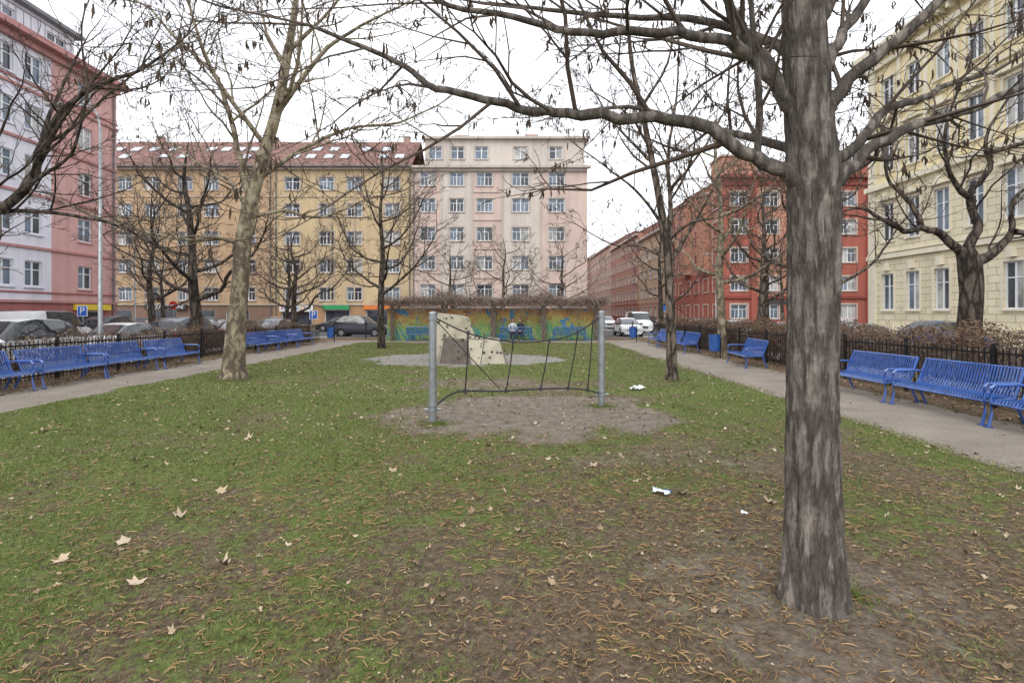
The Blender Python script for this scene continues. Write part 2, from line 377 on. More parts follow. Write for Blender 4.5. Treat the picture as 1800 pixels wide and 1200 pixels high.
# --- left pink/white building (facade X=-30)
T=frameT((-30,0,0),(0,1,0),(1,0,0)); W,G,Fm=MB(T),MB(T),MB(T)
L1=plaster('plaster_rose',(.62,.36,.335)); L2=plaster('plaster_lavender',(.74,.73,.80)); L3=plaster('plaster_darkrose',(.38,.14,.13)); L4=plaster('trim_rose',(.48,.24,.225))
ops=[]; U0=4
colsu=[38.0,33.9,31.9,27.6,23.8,21.8,17.6,13.6,11.6,7.5]
for z in (4.2,7.5,10.75,13.95,17.0):
    for u in colsu: ops.append((u-.62,z-.8,u+.62,z+.8))
for u in (38.6,35.4,31.5,27.5,23.5,19.5): ops.append((u-1.2,.1,u+1.2,1.9,1))
def lm(u,z):
    if z<2.45: return 2
    for c0 in (32.9,22.8,12.6):
        if c0-2.4<u<c0+2.3: return 1
    return 0
cuts=[]
for c0 in (32.9,22.8,12.6): cuts+=[c0-2.4,c0+2.3]
facade(W,G,Fm,U0,41,-.1,18.6,ops,lm,cu=cuts,cz=(2.45,),rng=rb,sur=None)
shell(W,U0,41,-.1,18.6,14,0,3)
W.box((U0,-.02,18.6),(41.3,.8,18.95),4); W.box((U0,-.02,18.2),(41,.3,18.598),4)
for z in (2.4,5.75,9.1,12.35,15.5): W.box((U0,-.02,z),(41.05,.12,z+.16),4)
W.box((U0,-.02,15.9),(41.04,.07,16.0),2); W.box((U0,-.02,3.0),(41.04,.07,3.1),2)
aop=[(u-.8,19.7,u+.8,21.2) for u in (38,34,30,26,22,18)]
facade(W,G,Fm,U0,39.5,18.95,21.8,aop,lambda u,z:1,rng=rb,w=-2.0)
W.face([(39.5,-2,18.9),(39.5,-13,18.9),(39.5,-13,21.8),(39.5,-2,21.8)],1); W.box((U0,-13,21.8),(39.9,-1.5,22.05),3)
for u in np.arange(U0,41,.5): W.box((u,.6,18.95),(u+.03,.63,19.9),3)
W.box((U0,.58,19.9),(41,.65,19.95),3)
W.tube([(41-.4,.1,0),(41-.4,.1,18.2)],.06,6,3)
el=finish('rose_apartment_building',W,[L1,L2,L3,M_slate,L4],G,Fm)
mb=MB(); mb.box((-29.98,36.9,1.95),(-29.8,40.2,2.35),0); mb.obj('sign_board',[M_yel],el)
# --- right cream building (facade X=26)
def rustic(name,c):
    m,nt,b=newmat(name); o=coords(nt)
    sx=nt.nodes.new('ShaderNodeSeparateXYZ'); cx=nt.nodes.new('ShaderNodeCombineXYZ')
    nt.links.new(o,sx.inputs[0]); nt.links.new(mth(nt,'ADD',sx.outputs[0],sx.outputs[1]),cx.inputs[0]); nt.links.new(sx.outputs[2],cx.inputs[1])
    br=nt.nodes.new('ShaderNodeTexBrick'); br.inputs['Scale'].default_value=1; br.inputs['Brick Width'].default_value=1.1; br.inputs['Row Height'].default_value=.42; br.inputs['Mortar Size'].default_value=.022
    nt.links.new(cx.outputs[0],br.inputs['Vector'])
    br.inputs['Color1'].default_value=(*c,1); br.inputs['Color2'].default_value=(c[0]*.93,c[1]*.93,c[2]*.9,1); br.inputs['Mortar'].default_value=(c[0]*.55,c[1]*.52,c[2]*.46,1)
    n=ramp(nt,nz(nt,o,.6,7,.7),[(.3,.8),(.65,1.03)])
    nt.links.new(mix(nt,1,br.outputs['Color'],n,'MULTIPLY'),b.inputs['Base Color']); b.inputs['Roughness'].default_value=.9
    bump(nt,b,br.outputs['Fac'],-.6,.05); return m
T=frameT((26,0,0),(0,1,0),(-1,0,0)); W,G,Fm=MB(T),MB(T),MB(T)
C1=rustic('rusticated_cream',(.76,.68,.5)); C2=plaster('plaster_cream_yellow',(.77,.66,.4)); C3=plaster('stone_cream',(.74,.68,.53))
ops=[]
cs=[37.4-2.35*i for i in range(14)]
for z,h in ((3.2,2.5),(8.0,2.6),(12.8,2.6),(17.0,2.0)):
    for u in cs: ops.append((u-.58,z-h/2,u+.58,z+h/2))
facade(W,G,Fm,3,39.2,-.1,20.2,ops,lambda u,z:0 if z<10.6 else 1,cz=(10.6,),rng=rb,sur=2,gl=(0,0,1,2))
shell(W,3,39.2,-.1,20.2,16,0,3)
for z,t,p in ((.0,.9,.12),(5.5,.3,.2),(5.9,.12,.12),(10.4,.35,.3),(15.1,.2,.18),(18.9,.3,.3),(19.9,.35,.85)): W.box((3,-.02,z),(39.2+p,p,z+t),2)
for i in range(13):
    for zt in (9.55,14.35):
        u=cs[i]; W.box((u-.85,-.02,zt),(u+.85,.3,zt+.14),2); W.box((u-.2,-.02,zt+.15),(u+.2,.22,zt+.5),2)
    W.box((cs[i]-1.32,-.02,10.76),(cs[i]-1.03,.12,18.9),2)
    W.box((cs[i]-.22,-.02,4.66),(cs[i]+.22,.22,5.2),2)
    for k in range(3): W.box((cs[i]-.5+k*.8-.1,.3,19.55),(cs[i]-.5+k*.8+.1,.7,19.89),2)
W.box((38.55,-.02,.92),(39.25,.14,19.8),2)
finish('cream_school_building',W,[C1,C2,C3,M_slate],G,Fm)
# --- red building at corner
R1=plaster('plaster_red',(.38,.115,.08)); R2=plaster('plaster_salmon',(.48,.24,.165)); R3=plaster('trim_light',(.54,.46,.40)); R4=plaster('plaster_darkred',(.27,.065,.05))
T=frameT((23.4,60,0),(1,0,0),(0,-1,0)); W,G,Fm=MB(T),MB(T),MB(T)
ops=[]
for z in (1.9,5.0,8.15,11.3,14.4):
    for u in (1.8,5.3,9.1,13.9,18.5,22): ops.append((u-.9,z-.78,u+.9,z+.78))
ops.append((13,17.1,14.8,18.6))
facade(W,G,Fm,0,26,-.1,16.9,ops[:-1],lambda u,z:1 if (3.4<z<16 and 3.4<u<11) else 0,cu=(3.4,11),cz=(3.4,16),rng=rb,sur=4)
shell(W,0,26,-.1,16.9,20,0,3)
for z,p in ((3.35,.2),(15.9,.2),(16.7,.6)): W.box((0,-.02,z),(26,p,z+.3),2 if p<.5 else 0)
for u in (3.4,11.2,16.2):W.box((u-.3,-.02,0),(u+.3,.25,16.69),0)
for zb in (6.5,9.6,12.75):
    W.box((7.4,.0,zb),(10.8,.9,zb+.15),4)
    for k in np.arange(7.45,10.8,.18): W.box((k,.84,zb+.15),(k+.03,.87,zb+1),5)
    W.box((7.4,.83,zb+1),(10.8,.88,zb+1.05),5)
# projecting bay and corner tower
W.box((12,-.02,17.01),(16,.5,19.2),0); W.box((11.8,-.05,19.2),(16.2,.7,19.45),4); W.box((13,.5,17.4),(14.9,.53,18.9),4)
G.face([(13.12,.545,17.5),(14.78,.545,17.5),(14.78,.545,18.8),(13.12,.545,18.8)],1); Fm.box((13.9,.55,17.5),(14.0,.58,18.8))
W.box((-.2,-3,16.9),(3.4,.4,19.0),1); W.box((-.4,-3.2,19.0),(3.6,.6,19.2),4)
W.box((4.2,.02,2.75),(7.6,.12,3.25),5)
e=finish('red_apartment_building',W,[R1,R2,R4,M_tile,R3,M_shopdk],G,Fm)
Rf=MB(T); Rf.face([(3.4,.6,17.0),(26,.6,17.0),(26,-5,19.6),(3.4,-5,19.6)],0); Rf.face([(-.5,-3.1,17.0),(3.4,-5,19.6),(3.4,-20,19.6),(-.5,-20,17.0)],0); Rf.obj('roof',[M_tile],e)
T=frameT((23.38,60.05,0),(0,1,0),(-1,0,0)); W,G,Fm=MB(T),MB(T),MB(T); ops=[]
for z in (1.9,5.0,8.15,11.3,14.4):
    for i in range(6): u=2+i*3.2; ops.append((u-.8,z-.78,u+.8,z+.78))
facade(W,G,Fm,0,20,-.1,16.85,ops,lambda u,z:1 if z<6.6 else 0,cz=(6.6,),rng=rb,sur=2)
for a in (4.0,10.4): W.box((a,.0,6.7),(a+2.4,.7,15.8),0); W.box((a-.1,-.02,15.8),(a+2.5,.8,16.0),2)
W.obj('side_walls',[R2,R1,R3],e); G.obj('side_panes',[G1,G2,G3],e); Fm.obj('side_frames',[M_white],e)
# --- far street rows
def row(name,X,sgn,Y0,Y1,H,mats):
    T=frameT((X,Y0,0),(0,1,0),(-sgn,0,0)); W,G,Fm=MB(T),MB(T),MB(T); L=Y1-Y0; ops=[]
    z=2.0
    while z<H-1.5:
        u=1.8
        while u<L-1: ops.append((u-.7,z-.8,u+.7,z+.8)); u+=3.1
        z+=3.15
    facade(W,G,Fm,0,L,-.1,H,ops,lambda u,z:0 if z>3.5 else 1,cz=(3.5,),rng=rb,sur=2)
    shell(W,0,L,-.1,H,14,0,3); W.box((0,-.02,H-.3),(L,.5,H+.05),2)
    Rf=MB(T); Rf.face([(0,.5,H),(L,.5,H),(L,-6,H+3.4),(0,-6,H+3.4)]); Rf.face([(0,.5,H),(0,-6,H+3.4),(0,-13,H)])
    e=finish(name,W,mats,G,Fm); Rf.obj('roof',[M_tile],e)
B1=plaster('brick_red_far',(.40,.2,.15)); B2=plaster('ochre_far',(.5,.35,.23)); B3=plaster('rose_far',(.52,.34,.28))
row('terraced_building',23.4,1,80.2,100,15.0,[B2,B1,R3,M_tile]); row('terraced_building',23.4,1,100.1,128,16.5,[B1,R4,R3,M_tile]); row('terraced_building',23.4,1,128.1,160,18.0,[B3,B1,R3,M_tile]); row('terraced_building',23.4,1,160.1,215,18.5,[B1,R4,R3,M_tile])
row('terraced_building',8.2,-1,72.2,110,19,[B3,B1,R3,M_tile]); row('terraced_building',8.2,-1,110.1,215,18,[B2,B1,R3,M_tile])
T=frameT((-5,232,0),(1,0,0),(0,-1,0)); W,G,Fm=MB(T),MB(T),MB(T); ops=[]
for z in range(5):
    for u in range(14): ops.append((1+u*3,1.2+z*3.4,2.6+u*3,3+z*3.4))
facade(W,G,Fm,0,45,-.1,19,ops,rng=rb); shell(W,0,45,-.1,19,10,0,0); finish('terraced_building',W,[B1],G,Fm)
# ------------------------------------------------------------ trees
def barkmat(name,dark,light,vs=(9,9,1.6),bmp=.8,vsc=1.5,lo=.0,hi=.22,crack=.12,warp=.42):
    m,nt,b=newmat(name); o=coords(nt,'Object',vs)
    n=nz(nt,o,1.6,8,.72,.6); n2=nz(nt,coords(nt),9,6,.7); n3=nz(nt,coords(nt,'Object',(1,1,.45)),42,4,.7)
    vo=nt.nodes.new('ShaderNodeTexVoronoi'); vo.feature='DISTANCE_TO_EDGE'; vo.inputs['Scale'].default_value=vsc
    nv=nt.nodes.new('ShaderNodeTexNoise'); nv.inputs['Scale'].default_value=2.6; nv.inputs['Detail'].default_value=8; nv.inputs['Roughness'].default_value=.65; nt.links.new(o,nv.inputs['Vector'])
    nt.links.new(mix(nt,warp,o,nv.outputs['Color']),vo.inputs['Vector'])
    ed=ramp(nt,vo.outputs['Distance'],[(lo,crack),(hi,1)])
    h=mth(nt,'MULTIPLY',ed,mth(nt,'ADD',mth(nt,'MULTIPLY',n,.6),mth(nt,'MULTIPLY',n3,.4)))
    mid=tuple(a*.5+b_*.5 for a,b_ in zip(dark,light))
    c=ramp(nt,h,[(.12,dark),(.32,mid),(.46,tuple(x*.85 for x in light)),(.62,tuple(x*1.3 for x in light))])
    c=mix(nt,.75,c,ramp(nt,n2,[(.3,.5),(.7,1.2)]),'MULTIPLY')
    nt.links.new(c,b.inputs['Base Color']); b.inputs['Roughness'].default_value=.92; b.inputs['Specular IOR Level'].default_value=.2
    bump(nt,b,h,bmp,.03); return m
BK_hazel=barkmat('bark_hazel',(.065,.052,.045),(.27,.235,.205),(17,17,3.6),1.0,1.7,.0,.2,.42,.62)
BK_dark=barkmat('bark_dark',(.03,.024,.02),(.13,.105,.085),(7,7,2))
BK_mid=barkmat('bark_midbrown',(.04,.032,.026),(.2,.16,.125),(7,7,2))
m,nt,b=newmat('bark_plane'); o=coords(nt,'Object',(1,1,.6))
f=nz(nt,o,6.5,5,.55,.6)
sx=nt.nodes.new('ShaderNodeSeparateXYZ'); nt.links.new(coords(nt),sx.inputs[0])
hz=mth(nt,'MULTIPLY',sx.outputs[2],.012)
fa=mth(nt,'ADD',f,mth(nt,'SUBTRACT',hz,.05))
c=ramp(nt,fa,[(.0,(.07,.052,.038)),(.45,(.13,.1,.07)),(.485,(.2,.165,.105)),(.55,(.29,.235,.155)),(.66,(.38,.33,.24))],'LINEAR')
nt.links.new(mix(nt,.6,c,ramp(nt,nz(nt,o,20,4),[(.3,.55),(.7,1.2)]),'MULTIPLY'),b.inputs['Base Color']); b.inputs['Roughness'].default_value=.85; bump(nt,b,f,.5,.03)
BK_plane=m
M_twig=simple('twigs',(.095,.07,.054),.9,0,.35,6)
M_twigp=simple('twigs_plane',(.16,.13,.095),.9,0,.3,6)
M_catk=simple('seed_clusters',(.085,.057,.035),.9,0,.3,10)
def smooth(pts,k=4):
    P=[Vector(p) for p in pts]; out=[]
    for i in range(len(P)-1):
        p0=P[max(i-1,0)];p1=P[i];p2=P[i+1];p3=P[min(i+2,len(P)-1)]
        for j in range(k):
            t=j/k
            out.append(.5*((2*p1)+(p2-p0)*t+(2*p0-5*p1+4*p2-p3)*t*t+(3*p1-p0-3*p2+p3)*t**3))
    out.append(P[-1]); return out
def rdir(d,ang,rng):
    a=Vector((rng.gauss(0,1),rng.gauss(0,1),rng.gauss(0,1))); ax=d.cross(a)
    if ax.length<1e-5: ax=Vector((1,0,0))
    ax.normalize(); return (Matrix.Rotation(ang,3,ax)@d).normalized()
class Tree:
    def __init__(s,seed,rmin=.005,hang=0.0,dens=1.0,wig=.22,trop=.06,maxl=3,gap=.42,tw=1.0,cs=1.0): 
        s.mb=MB(); s.r=random.Random(seed); s.rmin=rmin; s.hang=hang; s.dens=dens; s.wig=wig; s.trop=trop; s.maxl=maxl; s.gap=gap; s.tw=tw; s.cs=cs
    def catkin(s,p):
        r=s.r; k=s.cs
        for _ in range(r.randint(1,3)):
            q=Vector(p)+Vector((r.gauss(0,.012*k),r.gauss(0,.012*k),-.005)); L=r.uniform(.035,.075)*k
            s.mb.tube([q,q+Vector((r.gauss(0,.006),r.gauss(0,.006),-L*.5)),q+Vector((r.gauss(0,.01),r.gauss(0,.01),-L))],[.004*k,.0075*k,.003*k],3,2,False)
    def grow(s,p,d,r0,L,lv):
        r=s.r; n=max(3,min(8,int(L/(.24 if lv<2 else .16))));
        pts=[Vector(p)]; d=Vector(d); sg=L/n
        for i in range(n):
            d=(d+Vector((r.gauss(0,1),r.gauss(0,1),r.gauss(0,1)))*s.wig*(.8+.35*lv)*.6+Vector((0,0,s.trop if lv<3 else -.02))).normalized()
            pts.append(pts[-1]+d*sg)
        r1=max(s.rmin*.7,r0*.3); rr=[max(s.rmin*.7,r0+(r1-r0)*(i/n)) for i in range(n+1)]
        s.mb.tube(pts,rr,7 if r0>.05 else 5 if r0>.02 else 3,0 if r0>.022 else 1,False)
        s.kids(pts,rr,L,lv)
    def kids(s,pts,rr,L,lv,start=.15):
        r=s.r
        if s.hang and lv>=1:
            for q in pts[1:]:
                if r.random()<s.hang: s.catkin(q)
        if lv>=s.maxl: return
        n=len(pts)-1; gap=s.gap*(.8 if lv==0 else .55 if lv==1 else .42)/s.dens
        k=max(2,int(L*(1-start)/gap)); 
        for j in range(k):
            t=start+(1-start)*(j+r.random())/k
            fi=t*n; i=min(int(fi),n-1); q=pts[i].lerp(pts[i+1],fi-i); d=(pts[i+1]-pts[i]).normalized(); ra=rr[i]
            cl=L*r.uniform(.3,.68)*(1-.42*t)*s.tw
            if lv>=2: cl=r.uniform(.2,.65)*min(1,L)*s.tw
            cl=max(cl,.12)
            nd=rdir(d,rad(r.uniform(28,68)),r)
            if nd.z<-.35: nd.z*=-.3; nd.normalize()
            s.grow(q,nd,max(s.rmin,min(ra*.55,.008+cl*.011)),cl,lv+1)
        d=(pts[-1]-pts[-2]).normalized()
        for _ in range(2): s.grow(pts[-1],rdir(d,rad(r.uniform(8,28)),r),max(s.rmin,rr[-1]*.9),max(.15,L*r.uniform(.25,.4)),lv+1)
    def limb(s,pts,r0,r1,sides=9,lv=0,start=.15,k=4):
        P=smooth(pts,k); n=len(P)-1
        r=s.r; rr=[r0+(r1-r0)*(i/n)**.8 for i in range(n+1)]
        P=[p+Vector((r.gauss(0,1),r.gauss(0,1),r.gauss(0,1)))*rr[i]*.22*(0<i) for i,p in enumerate(P)]
        s.mb.tube(P,rr,sides,0,False)
        L=sum((P[i+1]-P[i]).length for i in range(n)); s.kids(P,rr,L,lv,start); return P
    def trunk(s,pts,rads,sides=40,k=14,ridge=.06,flare=1.0,vscale=1.6,hs=9):
        P=smooth(pts,k); n=len(P)-1; kk=len(pts)-1; base=len(s.mb.v)
        for i,p in enumerate(P):
            f=i/k; a=min(int(f),kk-1); r0=rads[a]+(rads[a+1]-rads[a])*(f-a)
            for j in range(sides):
                th=2*math.pi*j/sides; c,q=math.cos(th),math.sin(th)
                nn=noise.noise(Vector((c*hs*.35,q*hs*.35,p.z*vscale)))
                rg=1-abs(noise.noise(Vector((c*hs*.7,q*hs*.7,p.z*vscale*1.3+7))))*2
                lo=noise.noise(Vector((c*.9,q*.9,p.z*.7+3)))
                r_=r0*(1+ridge*(rg-.5)+ridge*.6*nn+.07*lo)
                if p.z<.35: r_*=1+flare*(.35-p.z)/.35*(.12+.16*max(0,math.sin(th*4+1)))
                s.mb.v.append((p.x+c*r_,p.y+q*r_,p.z))
        for i in range(n):
            for j in range(sides):
                j2=(j+1)%sides; A=base+i*sides; B=A+sides
                s.mb.f.append((A+j,A+j2,B+j2,B+j)); s.mb.m.append(0)
        return P
    def done(s,name,bark,twig=None):
        return s.mb.obj(name,[bark,twig or M_twig,M_catk],None,True)
# front hazel tree
t=Tree(3,.0032,.15,1.0,.2,.03,3,.32,1.05,1.0)
bx,by=1.80,3.23
t.trunk([(1.80,by,-.08),(1.80,by,.5),(1.795,by,1.24),(1.80,by,2.0),(1.795,by,2.6),(1.77,by,2.97),(1.74,by,3.62),(1.72,by,4.6),(1.75,by,6.2),(1.7,by,8)],[.182,.156,.138,.137,.14,.125,.114,.09,.055,.02],128,60,.085,1.0,4.5,19)
def LB(xz,y0,y1,r0,r1,**k):
    n=len(xz)-1; t.limb([(x,y0+(y1-y0)*i/n,z) for i,(x,z) in enumerate(xz)],r0,r1,**k)
LB([(1.74,2.46),(1.60,2.60),(1.46,2.68),(1.1,2.89),(.78,2.94),(.34,2.97),(.1,3.0),(-.17,3.08),(-.48,3.16),(-.68,3.31),(-.95,3.45),(-1.3,3.6)],by-.05,by+.25,.052,.012)
LB([(1.74,2.86),(1.53,3.11),(1.33,3.28),(1.02,3.35),(.68,3.33),(.34,3.31),(0,3.38),(-.34,3.41),(-.68,3.55)],by,by-.35,.044,.01)
LB([(1.75,2.85),(1.55,3.25),(1.43,3.48),(1.36,3.7),(1.2,4.2),(.9,4.8)],by,by+.3,.055,.015)
LB([(1.85,2.48),(2.02,2.62),(2.14,2.72),(2.38,2.86),(2.72,2.96),(3.06,3.11),(3.5,3.28)],by-.04,by+.1,.048,.015)
LB([(1.80,2.85),(1.92,3.02),(2.04,3.18),(2.28,3.37),(2.52,3.62),(2.8,3.9)],by,by-.25,.048,.02)
LB([(1.86,2.6),(2.18,2.82),(2.45,3.08),(2.79,3.21),(3.06,3.35),(3.5,3.5)],by+.05,by+.7,.04,.014)
LB([(1.78,3.0),(1.90,3.25),(2.0,3.42),(2.18,3.69),(2.4,4.1)],by,by+.1,.05,.02)
LB([(1.78,3.2),(1.6,3.5),(1.2,3.75),(.6,3.9),(0,4.1)],by,by+.9,.04,.012)
LB([(1.78,2.75),(1.7,2.95),(1.45,3.2),(1.0,3.5),(.5,3.6)],by+.1,by+1.8,.036,.012)
LB([(1.8,2.8),(2.1,3.1),(2.3,3.5),(2.5,3.7)],by+.1,by+1.8,.04,.012)
LB([(1.78,3.4),(2.1,3.8),(2.7,4.1),(3.2,4.3)],by,by+.6,.045,.012)
LB([(1.76,3.6),(1.6,4.2),(1.3,5),(1.2,5.8)],by,by-.8,.045,.012)
t.done('hazel_tree',BK_hazel)
# plane tree (left)
t=Tree(8,.0065,.10,.85,.2,.05,3,.52,1.0,1.3)
y=14.1
t.trunk([(-7.28,y,-.1),(-7.22,y,1.0),(-7.12,y,2.19),(-6.95,y,3.97),(-6.6,y,5.46),(-6.16,y,6.94),(-5.86,y,8.43),(-5.64,y,9.91),(-5.5,y,12)],[.32,.25,.215,.195,.175,.14,.11,.08,.03],36,10,.03,1.3,1.0,5)
def LP(xz,y1,r0,r1,y0=14.1,**k):
    n=len(xz)-1; t.limb([(x,y0+(y1-y0)*i/n,z) for i,(x,z) in enumerate(xz)],r0,r1,**k)
LP([(-6.85,4.6),(-7.1,5.6),(-7.4,6.65),(-7.87,8.0),(-8.9,9.0),(-9.8,10)],14.6,.10,.03)
LP([(-6.2,6.8),(-5.0,8.3),(-3.86,9.0),(-2.6,9.5)],13.5,.08,.02)
LP([(-6.65,5.2),(-5.6,6.05),(-4.45,6.7),(-3.1,6.95),(-1.9,7.6)],15,.07,.02)
LP([(-7.0,3.5),(-7.6,3.7),(-8.3,3.6),(-10,4.0),(-11.1,4.5)],13.3,.06,.02)
LP([(-6.9,4.2),(-6.2,4.5),(-5.3,4.4),(-4.2,5.0),(-3.4,5.3)],16.0,.055,.02)
LP([(-6.4,6.1),(-7.3,7.4),(-7.7,8.6),(-8,10.5)],12.8,.075,.02)
LP([(-5.9,8.2),(-6.6,9.3),(-7,10.6)],15,.07,.02); LP([(-5.8,8.6),(-5,9.6),(-4.2,10.8)],14.6,.07,.02)
LP([(-6.2,6.9),(-5.5,7.6),(-5.1,8.6),(-4.9,10)],12.6,.07,.02)
LP([(-6.9,4.4),(-7.8,5.4),(-9.3,6.2),(-10.5,7)],16.5,.06,.02)
t.done('plane_tree',BK_plane,M_twigp)
def auto(name,x,y,h,r,fork,seed,bark,nl=7,lean=0,spread=1.0,dens=1.0,up=.9,rmin=.008,twig=None,gap=.6,hang=0,crook=.0,maxl=3,tw=1.1):
    t=Tree(seed,rmin,hang,dens,.24,.07,maxl,gap,tw); rg=random.Random(seed*7+1)
    N=6; pts=[];rads=[]
    for i in range(N+1):
        f=i/N; z=-.1+h*.92*f
        pts.append((x+lean*f*h*.15+(rg.gauss(0,.08)+crook*rg.gauss(0,.3))*(f>0)*(f+.2),y+rg.gauss(0,.08)*(f>0),z)); rads.append(r*(1.08-f)**.85 if f<1 else r*.08)
    P=t.trunk(pts,rads,16,5,.03,1.0,1.0,5)
    for k in range(nl):
        z=fork+(h*.85-fork)*(k/nl)**1.1
        f=z/(h*.92); p=P[min(len(P)-2,int(f*(len(P)-1)))]
        az=k*2.4+rg.uniform(-.4,.4); L=h*.36*spread*(1.15-.6*k/nl); rr=r*(.46-.26*k/nl)
        e0=rg.uniform(.25,.6)*up
        d=Vector((math.cos(az),math.sin(az),0)); q=[Vector(p)]
        for s_ in range(4):
            ez=e0+s_*.22*up+rg.gauss(0,crook+.01)
            dd=d*(1-.1*s_)+Vector((rg.gauss(0,.15+crook),rg.gauss(0,.15+crook),ez))
            q.append(q[-1]+dd.normalized()*(L/4))
        t.limb(q,rr,max(rr*.3,.01),7,0,.12,3)
    return t.done(name,bark,twig)
auto('bare_tree',-6.36,26.4,10.8,.18,2.8,21,BK_dark,13,0,.95,1.0,1.1,.010,gap=.58)
t=Tree(33,.006,.10,.9,.2,.05,3,.48,1.05,1.3); y=13.85
t.trunk([(4.10,y,-.1),(4.08,y,1.2),(4.03,y,2.4),(3.98,y,3.4),(3.75,y,4.8),(3.4,y,6.6),(3.05,y,8.3),(2.9,y,10.5)],[.15,.125,.115,.11,.09,.07,.055,.02],20,8,.04,1.0,1.2,6)
for pts,y1,r0 in (([(3.98,3.3),(4.1,4.4),(4.05,5.8),(4.3,7.4),(4.4,9.6)],14.2,.085),([(3.9,3.9),(3.3,4.7),(2.5,5.3),(1.6,5.9)],13.4,.05),([(4.0,2.9),(4.6,3.8),(5.3,4.9),(6,6.3)],14.8,.06),
   ([(3.98,3.1),(3.4,3.5),(2.7,3.6),(1.8,4.2)],15,.04),([(4.05,4.9),(4.8,5.9),(5.4,7.2)],13,.05),([(3.6,5.6),(2.7,6.7),(2,8)],14.5,.05),([(3.3,7),(3.9,8),(4,9.3)],13.2,.05),([(4.0,3.6),(4.5,4.0),(5.2,4.1),(6,4.6)],12.6,.04),([(3.5,6),(2.9,6.6),(1.9,7.0)],12.8,.04)):
    LP(pts,y1,r0,.012,y0=13.85)
t.done('bare_tree',BK_mid)
# left-edge tree
t=Tree(44,.006,.0,.8,.2,.05,3,.5); y=11.5
t.trunk([(-11.9,y,-.1),(-12.1,y,1.5),(-12.3,y,2.6),(-12.0,y,3.3),(-11.6,y,3.7)],[.26,.22,.22,.2,.17],24,8,.05,1.0,1.2,6)
for pts,y1,r0 in (([(-11.7,3.6),(-10.6,4.2),(-10.1,4.9),(-9.8,5.9),(-9.0,6.6),(-8.0,7.0),(-7.2,7.6)],11.7,.12),([(-11.6,3.7),(-11.2,4.6),(-11.0,6),(-11.4,8)],11,.11),
   ([(-11.8,3.6),(-10.8,3.95),(-9.7,3.9),(-8.8,3.7),(-8,3.2)],12.3,.06),([(-10.1,4.9),(-10.3,6.2),(-10,8)],12.6,.07),([(-12.1,3.0),(-11.2,2.7),(-10.7,2.9),(-10.2,3.3)],10.8,.06),([(-10.6,4.2),(-9.8,4.6),(-9.0,5.0),(-8.5,6)],10.8,.05),([(-12.3,2.7),(-13.4,3.8),(-14,5.5)],12,.1)):
    LP(pts,y1,r0,.02,y0=11.5)
t.done('bare_tree',BK_dark)
# right gnarly tree
t=Tree(55,.006,.0,.8,.28,.05,3,.48); y=13
t.trunk([(11.1,y,-.1),(11.0,y,1.2),(11.05,y,2.2),(11.0,y,2.9),(10.9,y,3.3)],[.3,.25,.23,.24,.18],24,8,.06,1.0,1.2,6)
for pts,y1,r0 in (([(10.95,3.1),(10.4,3.55),(9.9,3.75),(9.3,3.7),(8.7,3.95),(8.2,4.2),(7.6,4.1)],12.6,.12),([(11.0,2.9),(11.6,3.2),(12.1,3.7),(12.2,4.5),(12.9,5)],13.2,.15),([(10.95,3.2),(11.2,3.9),(11.0,4.6),(11.5,5.2),(11.4,6),(12,7)],13,.13),
   ([(9.9,3.75),(9.7,4.4),(9.2,5.1),(9.3,6)],13.4,.08),([(11.1,4.4),(10.4,5),(10.1,6),(10.4,7.2)],12.4,.08),([(12.1,3.7),(12.8,3.6),(13.6,4.2)],12.4,.08),([(11.4,5.6),(12.4,5.9),(13,6.8)],12.4,.07)):
    LP(pts,y1,r0,.02,y0=13)
t.done('bare_tree',BK_dark)
auto('bare_tree',8.5,21.8,11,.19,3.2,61,BK_plane,11,-.2,.9,.9,1.1,.009,M_twig,.58)
auto('bare_tree',-12.7,21.9,9.5,.24,2.4,62,BK_dark,11,-.4,1.15,.9,1.0,.009,None,.58,0,.08)
auto('bare_tree',-12.7,31.5,7.2,.2,1.9,63,BK_dark,10,0,1.4,.9,.6,.011,None,.62,0,.1)
auto('bare_tree',12.3,27,9.5,.2,2.6,64,BK_mid,10,.3,1.0,.9,1.1,.011,None,.62,0,.05)
auto('bare_tree',9.2,33.5,8.5,.18,2.6,65,BK_dark,9,0,1.0,.9,1,.012,None,.62,0,.05)
for i,(xx,hh) in enumerate(((-4.3,7.2),(-.6,7.8),(3.4,7.5))): auto('bare_tree',xx,38,hh,.15,2.4,66+i,BK_mid,9,0,1.2,.8,.9,.012,M_twigp,.6,0,.15)
auto('bare_tree',-24.5,38,7,.18,2.2,69,BK_dark,8,0,1.3,.8,.7,.012,None,.65,0,.08)
auto('bare_tree',-16.5,39.6,8,.18,2.2,70,BK_dark,9,0,1.2,.8,.9,.012,None,.65,0,.08)
auto('bare_tree',10.9,19.5,9.5,.19,2.8,71,BK_mid,9,0,.95,.8,.9,.009,None,.62,0,.08)
auto('bare_tree',17,36,8.5,.2,2.8,72,BK_dark,8,0,1.1,.8,.9,.012,None,.65,0,.08)
auto('bare_tree',22,44,8,.18,2.8,73,BK_mid,8,0,1.1,.8,.9,.012,None,.65,0,.08)
auto('bare_tree',-20,30,9,.2,2.6,74,BK_dark,8,0,1.1,.8,.9,.011,None,.65,0,.08)
